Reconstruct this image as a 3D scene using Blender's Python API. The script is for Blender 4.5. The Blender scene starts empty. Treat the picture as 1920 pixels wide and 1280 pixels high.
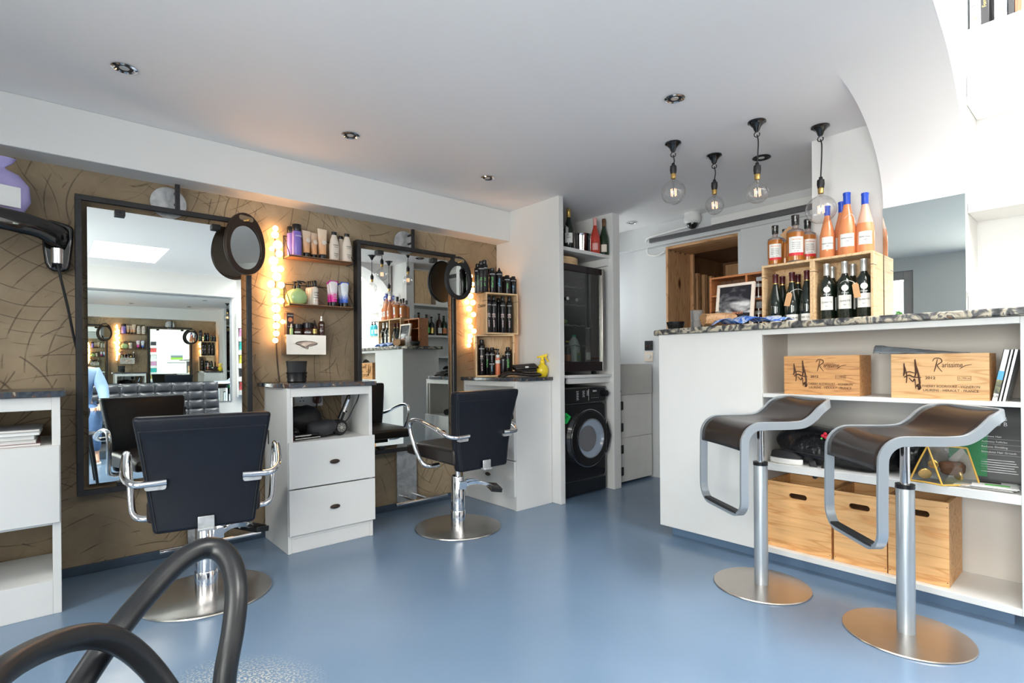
import bpy, math, random
from math import sin, cos, pi, radians, sqrt, atan2
from mathutils import Vector, Matrix, Euler, noise
random.seed(7)
C = bpy.context.scene
COL = C.collection
# ------------------------------------------------------------------ camera
FPX = 1000.0; CX = 960.0; CY = 682.6; ROLL = 0.0083
CAMP = Vector((0, 0, 1.034))
WF = Vector((0.6568, 0.7541, 0)).normalized()
WR = Vector((WF.y, -WF.x, 0)); WU = Vector((0, 0, 1))
CR = WR * cos(ROLL) - WU * sin(ROLL); CU = WR * sin(ROLL) + WU * cos(ROLL)
cam = bpy.data.cameras.new('camera'); camo = bpy.data.objects.new('camera', cam); COL.objects.link(camo)
cam.sensor_fit = 'HORIZONTAL'; cam.sensor_width = 36; cam.lens = 36 * FPX / 1920
cam.shift_x = 0; cam.shift_y = (CY - 640) / 1920; cam.clip_start = 0.02; cam.clip_end = 200
camo.matrix_world = Matrix(((CR.x, CU.x, -WF.x, CAMP.x), (CR.y, CU.y, -WF.y, CAMP.y), (CR.z, CU.z, -WF.z, CAMP.z), (0, 0, 0, 1)))
C.camera = camo
def at(px, py, X=None, Y=None, Z=None, T=None):
    d = WF + CR * ((px - CX) / FPX) + CU * ((CY - py) / FPX)
    if X is not None: t = (X - CAMP.x) / d.x
    elif Y is not None: t = (Y - CAMP.y) / d.y
    elif Z is not None: t = (Z - CAMP.z) / d.z
    else: t = T
    return CAMP + d * t
def gx(px, Y, py=640): return at(px, py, Y=Y).x
def gy(px, X, py=640): return at(px, py, X=X).y
# ------------------------------------------------------------------ world, light, exposure
W = bpy.data.worlds.new('world'); C.world = W; W.use_nodes = True
bg = W.node_tree.nodes['Background']; bg.inputs[0].default_value = (0.95, 0.97, 1.0, 1); bg.inputs[1].default_value = 1.6
C.view_settings.view_transform = 'Standard'; C.view_settings.look = 'None'; C.view_settings.gamma = 1
C.view_settings.use_curve_mapping = False; C.view_settings.exposure = 0.64
try:
    C.cycles.use_denoising = True; C.cycles.max_bounces = 14; C.cycles.diffuse_bounces = 6
    C.cycles.glossy_bounces = 7; C.cycles.transmission_bounces = 8; C.cycles.transparent_max_bounces = 16
    C.cycles.caustics_reflective = False; C.cycles.caustics_refractive = False; C.cycles.sample_clamp_indirect = 6
except Exception: pass
def area(name, loc, target, sx, sy, power, col=(1, 1, 1)):
    l = bpy.data.lights.new(name, 'AREA'); l.shape = 'RECTANGLE'; l.size = sx; l.size_y = sy; l.energy = power; l.color = col
    o = bpy.data.objects.new(name, l); COL.objects.link(o); o.location = loc
    o.rotation_euler = (Vector(target) - Vector(loc)).to_track_quat('-Z', 'Y').to_euler(); return o
ZC = 2.27
area('skylight_daylight', (0.70, -0.28, 2.72), (0.70, -0.28, 0), 0.74, 1.0, 80, (1.0, 0.975, 0.94))
area('bar_skylight_daylight', (2.62, -0.45, 3.25), (2.62, -0.45, 0), 1.2, 1.6, 84, (1, 0.99, 0.97))
area('door_daylight', (-2.3, 2.1, 2.75), (0.2, 1.9, 0.3), 1.6, 1.6, 150, (1, 0.972, 0.935))
area('shopfront_daylight', (-1.62, -0.1, 1.35), (2.5, 0.6, 1.1), 2.0, 1.7, 98, (1, 0.972, 0.935))
area('kitchen_fill_light', (3.87, 3.66, 1.60), (3.6, 1.0, 1.3), 0.46, 0.7, 3.4, (0.95, 0.97, 1))  # added fill lamp to brighten the kitchen, shining through the added window
# ------------------------------------------------------------------ materials
def nm(name):
    m = bpy.data.materials.new(name); m.use_nodes = True
    return m, m.node_tree.nodes, m.node_tree.links, m.node_tree.nodes['Principled BSDF']
def mat(name, col, rough=0.5, metal=0.0, var=0.0, scale=8.0, bump=0.0, bscale=None, trans=0.0, ior=1.45, emit=None, estr=0.0, coat=0.0, stretch=None, alpha=None, sheen=0):
    m, N, L, b = nm(name)
    b.inputs['Base Color'].default_value = (*col, 1); b.inputs['Roughness'].default_value = rough; b.inputs['Metallic'].default_value = metal
    b.inputs['Transmission Weight'].default_value = trans; b.inputs['IOR'].default_value = ior; b.inputs['Coat Weight'].default_value = coat
    if sheen: b.inputs['Sheen Weight'].default_value = sheen
    if emit: b.inputs['Emission Color'].default_value = (*emit, 1); b.inputs['Emission Strength'].default_value = estr
    if var or bump:
        tc = N.new('ShaderNodeTexCoord'); mp = N.new('ShaderNodeMapping'); L.new(tc.outputs['Object'], mp.inputs[0])
        if stretch: mp.inputs['Scale'].default_value = stretch
        nz = N.new('ShaderNodeTexNoise'); nz.inputs['Scale'].default_value = scale; nz.inputs['Detail'].default_value = 5; L.new(mp.outputs[0], nz.inputs[0])
        if var:
            mx = N.new('ShaderNodeMixRGB'); mx.inputs[1].default_value = (*[max(0, c * (1 - var)) for c in col], 1); mx.inputs[2].default_value = (*[min(1, c * (1 + var)) for c in col], 1)
            L.new(nz.outputs['Fac'], mx.inputs[0]); L.new(mx.outputs[0], b.inputs['Base Color'])
        if bump:
            n2 = N.new('ShaderNodeTexNoise'); n2.inputs['Scale'].default_value = bscale or scale * 4; n2.inputs['Detail'].default_value = 4; L.new(mp.outputs[0], n2.inputs[0])
            bp = N.new('ShaderNodeBump'); bp.inputs['Strength'].default_value = bump; bp.inputs['Distance'].default_value = 0.01
            L.new(n2.outputs['Fac'], bp.inputs['Height']); L.new(bp.outputs[0], b.inputs['Normal'])
    return m
def ramp(N, stops):
    r = N.new('ShaderNodeValToRGB'); e = r.color_ramp.elements
    e[0].position, e[0].color = stops[0][0], (*stops[0][1], 1); e[1].position, e[1].color = stops[-1][0], (*stops[-1][1], 1)
    for p, c in stops[1:-1]:
        k = e.new(p); k.color = (*c, 1)
    return r
def wood(name, c1, c2, axis='X', scale=1.0, rough=0.5, knots=None, contrast=1.0):
    m, N, L, b = nm(name); b.inputs['Roughness'].default_value = rough
    tc = N.new('ShaderNodeTexCoord'); mp = N.new('ShaderNodeMapping'); L.new(tc.outputs['Object'], mp.inputs[0])
    s = [7 * scale] * 3; s['XYZ'.index(axis)] = 0.8 * scale; mp.inputs['Scale'].default_value = s
    nz = N.new('ShaderNodeTexNoise'); nz.inputs['Scale'].default_value = 1.6; nz.inputs['Detail'].default_value = 3; L.new(mp.outputs[0], nz.inputs[0])
    mu = N.new('ShaderNodeMath'); mu.operation = 'MULTIPLY'; mu.inputs[1].default_value = 9; L.new(nz.outputs['Fac'], mu.inputs[0])
    fr = N.new('ShaderNodeMath'); fr.operation = 'PINGPONG'; fr.inputs[1].default_value = 0.5; L.new(mu.outputs[0], fr.inputs[0])
    r = ramp(N, [(0.0, c2), (0.12 * contrast, c1), (0.5, c1)]); L.new(fr.outputs[0], r.inputs[0])
    n2 = N.new('ShaderNodeTexNoise'); n2.inputs['Scale'].default_value = 9; n2.inputs['Detail'].default_value = 6; L.new(mp.outputs[0], n2.inputs[0])
    mx = N.new('ShaderNodeMixRGB'); mx.blend_type = 'MULTIPLY'; mx.inputs[0].default_value = 0.45; L.new(r.outputs[0], mx.inputs[1])
    r2 = ramp(N, [(0.3, (0.75, 0.7, 0.65)), (0.65, (1.12, 1.12, 1.12))]); L.new(n2.outputs['Fac'], r2.inputs[0]); L.new(r2.outputs[0], mx.inputs[2])
    out = mx.outputs[0]
    if knots:
        v = N.new('ShaderNodeTexVoronoi'); v.inputs['Scale'].default_value = knots; v.distance = 'EUCLIDEAN'
        m2 = N.new('ShaderNodeMapping'); s2 = [1.0] * 3; s2['XYZ'.index(axis)] = 0.45; m2.inputs['Scale'].default_value = s2
        L.new(tc.outputs['Object'], m2.inputs[0]); L.new(m2.outputs[0], v.inputs[0])
        r3 = ramp(N, [(0.05, (0.06, 0.025, 0.01)), (0.10, (0.35, 0.18, 0.08)), (0.18, (1, 1, 1))]); L.new(v.outputs['Distance'], r3.inputs[0])
        m3 = N.new('ShaderNodeMixRGB'); m3.blend_type = 'MULTIPLY'; m3.inputs[0].default_value = 1; L.new(out, m3.inputs[1]); L.new(r3.outputs[0], m3.inputs[2]); out = m3.outputs[0]
    L.new(out, b.inputs['Base Color']); return m
def thin_glass(name, tint=(1, 1, 1), refl=0.08, rough=0.0, body=0.0):
    m, N, L, b = nm(name); N.remove(b); o = N['Material Output']
    t = N.new('ShaderNodeBsdfTransparent'); t.inputs[0].default_value = (*tint, 1)
    g = N.new('ShaderNodeBsdfGlossy'); g.inputs['Roughness'].default_value = rough
    lw = N.new('ShaderNodeLayerWeight'); lw.inputs[0].default_value = 0.5
    pw = N.new('ShaderNodeMath'); pw.operation = 'POWER'; pw.inputs[1].default_value = 2.6; L.new(lw.outputs['Facing'], pw.inputs[0])
    f = N.new('ShaderNodeMath'); f.operation = 'MULTIPLY'; f.inputs[1].default_value = 0.85; L.new(pw.outputs[0], f.inputs[0])
    a = N.new('ShaderNodeMath'); a.operation = 'ADD'; a.use_clamp = True; a.inputs[1].default_value = refl; L.new(f.outputs[0], a.inputs[0])
    mx = N.new('ShaderNodeMixShader'); L.new(a.outputs[0], mx.inputs[0]); L.new(t.outputs[0], mx.inputs[1]); L.new(g.outputs[0], mx.inputs[2])
    L.new(mx.outputs[0], o.inputs[0]); return m
def mottled(name, stops, scale, rough=0.3, bump=0.2, dist=1.5, metal=0):
    m, N, L, b = nm(name); b.inputs['Roughness'].default_value = rough; b.inputs['Metallic'].default_value = metal
    tc = N.new('ShaderNodeTexCoord'); nz = N.new('ShaderNodeTexNoise'); nz.inputs['Scale'].default_value = scale; nz.inputs['Detail'].default_value = 7
    nz.inputs['Distortion'].default_value = dist; L.new(tc.outputs['Object'], nz.inputs[0])
    r = ramp(N, stops); L.new(nz.outputs['Fac'], r.inputs[0]); L.new(r.outputs[0], b.inputs['Base Color'])
    if bump:
        bp = N.new('ShaderNodeBump'); bp.inputs['Strength'].default_value = bump; bp.inputs['Distance'].default_value = 0.01; L.new(nz.outputs['Fac'], bp.inputs['Height']); L.new(bp.outputs[0], b.inputs['Normal'])
    return m
def plaster(name):
    m, N, L, b = nm(name); b.inputs['Roughness'].default_value = 0.62
    tc = N.new('ShaderNodeTexCoord')
    nz = N.new('ShaderNodeTexNoise'); nz.inputs['Scale'].default_value = 2.2; nz.inputs['Detail'].default_value = 8; nz.inputs['Roughness'].default_value = 0.62; L.new(tc.outputs['Object'], nz.inputs[0])
    r = ramp(N, [(0.28, (0.195, 0.138, 0.082)), (0.5, (0.315, 0.235, 0.145)), (0.72, (0.45, 0.35, 0.225))]); L.new(nz.outputs['Fac'], r.inputs[0])
    col = r.outputs[0]
    def arcs(scale, freq, width, off, dens):
        mp = N.new('ShaderNodeMapping'); mp.inputs['Location'].default_value = off; L.new(tc.outputs['Object'], mp.inputs[0])
        dz = N.new('ShaderNodeTexNoise'); dz.inputs['Scale'].default_value = 1.5; L.new(mp.outputs[0], dz.inputs[0])
        v = N.new('ShaderNodeTexVoronoi'); v.inputs['Scale'].default_value = scale; L.new(mp.outputs[0], v.inputs[0])
        su = N.new('ShaderNodeVectorMath'); su.operation = 'SUBTRACT'; L.new(mp.outputs[0], su.inputs[0]); L.new(v.outputs['Position'], su.inputs[1])
        # the stroke centre sits off to one side of its cell, so the strokes read as long swept arcs
        sc = N.new('ShaderNodeVectorMath'); sc.operation = 'SUBTRACT'; L.new(v.outputs['Color'], sc.inputs[0]); sc.inputs[1].default_value = (0.5, 0.5, 0.5)
        s2 = N.new('ShaderNodeVectorMath'); s2.operation = 'SCALE'; s2.inputs['Scale'].default_value = 0.9; L.new(sc.outputs[0], s2.inputs[0])
        ad = N.new('ShaderNodeVectorMath'); ad.operation = 'ADD'; L.new(su.outputs[0], ad.inputs[0]); L.new(s2.outputs[0], ad.inputs[1])
        ln = N.new('ShaderNodeVectorMath'); ln.operation = 'LENGTH'; L.new(ad.outputs[0], ln.inputs[0])
        a1 = N.new('ShaderNodeMath'); a1.operation = 'MULTIPLY_ADD'; a1.inputs[1].default_value = 0.05; L.new(dz.outputs['Fac'], a1.inputs[0]); L.new(ln.outputs['Value'], a1.inputs[2])
        fm = N.new('ShaderNodeMath'); fm.operation = 'MULTIPLY'; fm.inputs[1].default_value = freq; L.new(a1.outputs[0], fm.inputs[0])
        pp = N.new('ShaderNodeMath'); pp.operation = 'PINGPONG'; pp.inputs[1].default_value = 0.5; L.new(fm.outputs[0], pp.inputs[0])
        rr = ramp(N, [(0.0, (1, 1, 1)), (width, (0, 0, 0))]); L.new(pp.outputs[0], rr.inputs[0])
        mk = N.new('ShaderNodeTexNoise'); mk.inputs['Scale'].default_value = 4.2; mk.inputs['Detail'].default_value = 4; L.new(mp.outputs[0], mk.inputs[0])
        rm = ramp(N, [(dens, (0, 0, 0)), (dens + 0.08, (1, 1, 1))]); L.new(mk.outputs['Fac'], rm.inputs[0])
        mm = N.new('ShaderNodeMath'); mm.operation = 'MULTIPLY'; L.new(rr.outputs[0], mm.inputs[0]); L.new(rm.outputs[0], mm.inputs[1])
        rd = ramp(N, [(.24, (0, 0, 0)), (.36, (1, 1, 1))]); L.new(ln.outputs['Value'], rd.inputs[0])
        m2_ = N.new('ShaderNodeMath'); m2_.operation = 'MULTIPLY'; L.new(mm.outputs[0], m2_.inputs[0]); L.new(rd.outputs[0], m2_.inputs[1])
        return m2_.outputs[0]
    for sc_, fr_, w_, of_, dn_ in ((1.35, 13, 0.055, (0, 0, 0), 0.46), (2.1, 17, 0.05, (3.3, 1.1, 4.2), 0.48), (0.9, 10, 0.036, (9.3, 5.1, 1.7), 0.46), (1.6, 19, 0.05, (2.2, 7.7, 5.5), 0.52)):
        a = arcs(sc_, fr_, w_, of_, dn_)
        mx = N.new('ShaderNodeMixRGB'); mx.inputs[2].default_value = (0.055, 0.03, 0.014, 1)
        f = N.new('ShaderNodeMath'); f.operation = 'MULTIPLY'; f.inputs[1].default_value = 0.8; L.new(a, f.inputs[0]); L.new(f.outputs[0], mx.inputs[0]); L.new(col, mx.inputs[1]); col = mx.outputs[0]
    L.new(col, b.inputs['Base Color'])
    bp = N.new('ShaderNodeBump'); bp.inputs['Strength'].default_value = 0.25; bp.inputs['Distance'].default_value = 0.01; L.new(col, bp.inputs['Height']); L.new(bp.outputs[0], b.inputs['Normal'])
    return m
def floor_mat():
    m, N, L, b = nm('blue painted floor')
    tc = N.new('ShaderNodeTexCoord')
    nz = N.new('ShaderNodeTexNoise'); nz.inputs['Scale'].default_value = 1.6; nz.inputs['Detail'].default_value = 8; L.new(tc.outputs['Object'], nz.inputs[0])
    r = ramp(N, [(0.2, (0.142, 0.215, 0.318)), (0.5, (0.157, 0.236, 0.345)), (0.8, (0.178, 0.260, 0.375))]); L.new(nz.outputs['Fac'], r.inputs[0])
    # worn patch where the paint is rubbed through beside the armchair
    sp = N.new('ShaderNodeTexNoise'); sp.inputs['Scale'].default_value = 130; sp.inputs['Detail'].default_value = 4; L.new(tc.outputs['Object'], sp.inputs[0])
    rs = ramp(N, [(0.5, (0, 0, 0)), (0.56, (1, 1, 1))]); L.new(sp.outputs['Fac'], rs.inputs[0])
    mp = N.new('ShaderNodeMapping'); mp.inputs['Location'].default_value = (-0.40, -1.80, 0); L.new(tc.outputs['Object'], mp.inputs[0])
    ln = N.new('ShaderNodeVectorMath'); ln.operation = 'LENGTH'; L.new(mp.outputs[0], ln.inputs[0])
    dz = N.new('ShaderNodeMath'); dz.operation = 'MULTIPLY_ADD'; dz.inputs[1].default_value = 0.45; L.new(nz.outputs['Fac'], dz.inputs[0]); L.new(ln.outputs['Value'], dz.inputs[2])
    rp = ramp(N, [(0.32, (1, 1, 1)), (0.55, (0, 0, 0))]); L.new(dz.outputs[0], rp.inputs[0])
    mm = N.new('ShaderNodeMath'); mm.operation = 'MULTIPLY'; L.new(rs.outputs[0], mm.inputs[0]); L.new(rp.outputs[0], mm.inputs[1])
    mx = N.new('ShaderNodeMixRGB'); mx.inputs[2].default_value = (0.5, 0.5, 0.46, 1); L.new(mm.outputs[0], mx.inputs[0]); L.new(r.outputs[0], mx.inputs[1])
    L.new(mx.outputs[0], b.inputs['Base Color'])
    n3 = N.new('ShaderNodeTexNoise'); n3.inputs['Scale'].default_value = 5; n3.inputs['Detail'].default_value = 6; L.new(tc.outputs['Object'], n3.inputs[0])
    r3 = ramp(N, [(0.3, (0.17,) * 3), (0.7, (0.27,) * 3)]); L.new(n3.outputs['Fac'], r3.inputs[0]); L.new(r3.outputs[0], b.inputs['Roughness'])
    bp = N.new('ShaderNodeBump'); bp.inputs['Strength'].default_value = 0.06; bp.inputs['Distance'].default_value = 0.01; L.new(n3.outputs['Fac'], bp.inputs['Height']); L.new(bp.outputs[0], b.inputs['Normal'])
    b.inputs['Specular IOR Level'].default_value = 0.6
    return m
M = {}
M['wall'] = mat('white wall paint', (0.76, 0.752, 0.735), 0.6, var=0.02, scale=3, bump=0.05, bscale=30)
M['ceil'] = mat('ceiling paint', (0.86, 0.84, 0.835), 0.65, var=0.02, scale=2)
M['grey_wall'] = mat('grey kitchen paint', (0.62, 0.63, 0.64), 0.6, var=0.03, scale=3)
M['cab'] = mat('white cabinet paint', (0.74, 0.74, 0.725), 0.42, var=0.03, scale=6, bump=0.05, bscale=20)
M['cab_old'] = mat('scuffed cream paint', (0.72, 0.70, 0.66), 0.5, var=0.08, scale=9)
M['inner'] = mat('beige cupboard lining', (0.60, 0.57, 0.53), 0.55, var=0.03, scale=5)
M['floor'] = floor_mat(); M['plaster'] = plaster('trowelled brown plaster')
M['skirt'] = mat('dark blue skirting', (0.05, 0.075, 0.11), 0.4, var=0.2, scale=20)
M['plinth'] = mat('blue plinth', (0.12, 0.19, 0.29), 0.35, var=0.15, scale=6)
M['wtop'] = mottled('marbled dark worktop', [(0.30, (0.012, 0.016, 0.024)), (0.5, (0.05, 0.065, 0.085)), (0.60, (0.10, 0.05, 0.03)), (0.66, (0.42, 0.40, 0.34)), (0.72, (0.04, 0.05, 0.06))], 14, 0.22, 0.1)
M['wood_top'] = mat('brown worktop face', (0.17, 0.11, 0.075), 0.3, var=0.3, scale=20, stretch=(1, 8, 1))
M['barktop'] = mottled('mottled bar edge', [(0.36, (0.02, 0.022, 0.025)), (0.46, (0.09, 0.09, 0.09)), (0.52, (0.40, 0.36, 0.28)), (0.58, (0.50, 0.44, 0.33)), (0.63, (0.07, 0.08, 0.09)), (0.72, (0.20, 0.11, 0.06))], 15, 0.4, 0.6)
M['black_leather'] = mat('black leather', (0.007, 0.009, 0.015), 0.42, var=0.2, scale=10, bump=0.12, bscale=180)
M['black_leather'].node_tree.nodes['Principled BSDF'].inputs['Specular IOR Level'].default_value = .3
M['brown_leather'] = mat('worn brown black leather', (0.018, 0.013, 0.012), 0.36, bump=0.1, bscale=150)
M['sofa'] = mat('grey black tufted leather', (0.04, 0.045, 0.055), 0.3, bump=0.1, bscale=60)
M['chrome'] = mat('polished chrome', (0.80, 0.80, 0.82), 0.09, 1.0)
M['brushed'] = mat('brushed steel', (0.55, 0.53, 0.50), 0.27, 1.0, var=0.1, scale=30, stretch=(1, 1, 12))
M['satin'] = mat('satin grey metal', (0.40, 0.44, 0.48), 0.36, 0.55)
M['warm_disc'] = mat('warm brushed steel', (0.62, 0.55, 0.49), 0.3, 1.0, var=0.06, scale=20)
M['steel'] = mat('kitchen steel', (0.62, 0.59, 0.55), 0.3, 0.9, var=0.08, scale=10)
M['iron'] = mat('black iron', (0.035, 0.034, 0.036), 0.42, 0.6, var=0.3, scale=30, bump=0.1, bscale=90)
M['rust'] = mat('brown iron', (0.045, 0.028, 0.02), 0.45, 0.4, var=0.3, scale=25)
M['galv'] = mottled('galvanised plate', [(0.3, (0.34, 0.35, 0.36)), (0.6, (0.55, 0.56, 0.57)), (0.8, (0.66, 0.67, 0.68))], 14, 0.42, 0.05, metal=0.6)
M['mirror'] = mat('mirror glass', (0.90, 0.945, 0.925), 0.0, 1.0)
M['mirror_grey'] = mat('tinted mirror glass', (0.66, 0.72, 0.70), 0.0, 1.0)
M['black'] = mat('black plastic', (0.012, 0.012, 0.014), 0.25)
M['black_matte'] = mat('matt black', (0.016, 0.016, 0.018), 0.6)
M['gloss_black'] = mat('gloss black', (0.008, 0.008, 0.009), 0.06, coat=0.5)
M['chair_black'] = mat('satin black plastic', (0.009, 0.010, 0.012), 0.36)
M['glass'] = thin_glass('clear bulb glass', (0.95, 0.95, 0.95), 0.07)
M['pane'] = thin_glass('window glass', (0.97, 0.99, 0.98), 0.02)
M['fridge_glass'] = thin_glass('smoked door glass', (0.72, 0.74, 0.72), 0.05)
M['tumbler'] = mat('cut glass', (0.9, 0.9, 0.9), 0.03, trans=0.95, bump=0.8, bscale=90)
M['brass'] = mat('brass', (0.75, 0.48, 0.16), 0.25, 1.0)
M['filament'] = mat('glowing filament', (1, 0.5, 0.25), 0.5, emit=(1.0, 0.42, 0.18), estr=4)
M['bulb'] = mat('glowing bulb', (1, 0.85, 0.6), 0.3, emit=(1.0, 0.56, 0.25), estr=14)
M['pine'] = wood('pine crate wood', (0.72, 0.50, 0.28), (0.55, 0.33, 0.16), 'X', 1.0)
M['pine_z'] = wood('pine crate upright', (0.72, 0.50, 0.29), (0.56, 0.35, 0.17), 'Z', 1.0)
M['ply'] = wood('birch plywood', (0.82, 0.47, 0.20), (0.68, 0.32, 0.11), 'Y', 0.9, contrast=2)
M['ply_box'] = wood('wine box wood', (0.62, 0.32, 0.12), (0.42, 0.18, 0.06), 'Y', 1.4, contrast=1.6)
M['ply_pale'] = wood('pale wine box wood', (0.70, 0.42, 0.19), (0.54, 0.28, 0.10), 'Y', 1.1, contrast=1.6)
M['rackwood'] = wood('orange rack wood', (0.45, 0.17, 0.06), (0.28, 0.09, 0.03), 'Y', 1.0)
M['oldwood'] = wood('knotty old timber', (0.60, 0.34, 0.17), (0.38, 0.19, 0.08), 'Z', 0.9, 0.6, knots=6)
M['oldwood_y'] = wood('knotty old timber lintel', (0.60, 0.34, 0.17), (0.36, 0.18, 0.075), 'Y', 0.9, 0.6, knots=6)
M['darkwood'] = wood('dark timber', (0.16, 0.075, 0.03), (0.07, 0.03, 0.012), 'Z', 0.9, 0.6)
M['veneer'] = mat('dark walnut veneer', (0.020, 0.013, 0.011), 0.30, var=0.35, scale=14, stretch=(1, 6, 1), coat=0.08)
M['shelfwood'] = wood('wall shelf wood', (0.36, 0.16, 0.06), (0.22, 0.09, 0.03), 'X', 1.5)
M['logwood'] = wood('split log', (0.52, 0.30, 0.15), (0.26, 0.12, 0.05), 'Y', 1.6)
M['paper'] = mat('white paper', (0.82, 0.82, 0.80), 0.6)
M['label'] = mat('white label', (0.80, 0.79, 0.76), 0.5)
M['ink'] = mat('dark ink', (0.03, 0.018, 0.012), 0.6)
M['burn'] = mat('burnt stencil', (0.06, 0.022, 0.010), 0.7)
M['white_txt'] = mat('white print', (0.85, 0.85, 0.85), 0.5)
M['pink_txt'] = mat('pale pink print', (0.85, 0.62, 0.58), 0.5)
M['green_txt'] = mat('green print', (0.16, 0.62, 0.14), 0.5)
M['blue_txt'] = mat('blue print', (0.10, 0.42, 0.70), 0.5)
M['orange_txt'] = mat('orange print', (0.75, 0.25, 0.10), 0.5)
M['can'] = mat('black aerosol can', (0.014, 0.012, 0.014), 0.22, 0.3)
M['wine_glass'] = mat('dark wine bottle', (0.008, 0.014, 0.010), 0.05, coat=0.6)
M['green_glass'] = mat('green bottle', (0.010, 0.030, 0.012), 0.06, coat=0.6)
M['rose'] = mat('rose wine', (1.0, 0.36, 0.15), 0.05, trans=0.3, ior=1.35, coat=0.5)
M['rose_pale'] = mat('pale rose glass', (1.0, 0.62, 0.46), 0.05, trans=0.3, ior=1.3, coat=0.5)
M['rose_red'] = mat('deep rose wine', (0.62, 0.06, 0.04), 0.06, trans=0.2, coat=0.6)
M['amber'] = mat('amber spirit', (0.75, 0.25, 0.04), 0.04, trans=0.5, ior=1.35, coat=0.5)
M['clear'] = mat('clear bottle shoulder', (0.80, 0.66, 0.62), 0.04, trans=0.75, ior=1.2)
M['blue_cap'] = mat('blue foil', (0.02, 0.08, 0.55), 0.35)
M['silver_cap'] = mat('silver foil', (0.62, 0.62, 0.60), 0.3, 0.6)
M['maroon_cap'] = mat('maroon foil', (0.07, 0.008, 0.012), 0.3)
M['pink_foil'] = mat('pink foil', (0.75, 0.38, 0.36), 0.35)
M['gold'] = mat('gold foil', (0.55, 0.38, 0.12), 0.3, 0.8)
M['kraft'] = mat('kraft card', (0.50, 0.28, 0.13), 0.7)
M['string'] = mat('white string', (0.75, 0.72, 0.66), 0.8)
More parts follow.
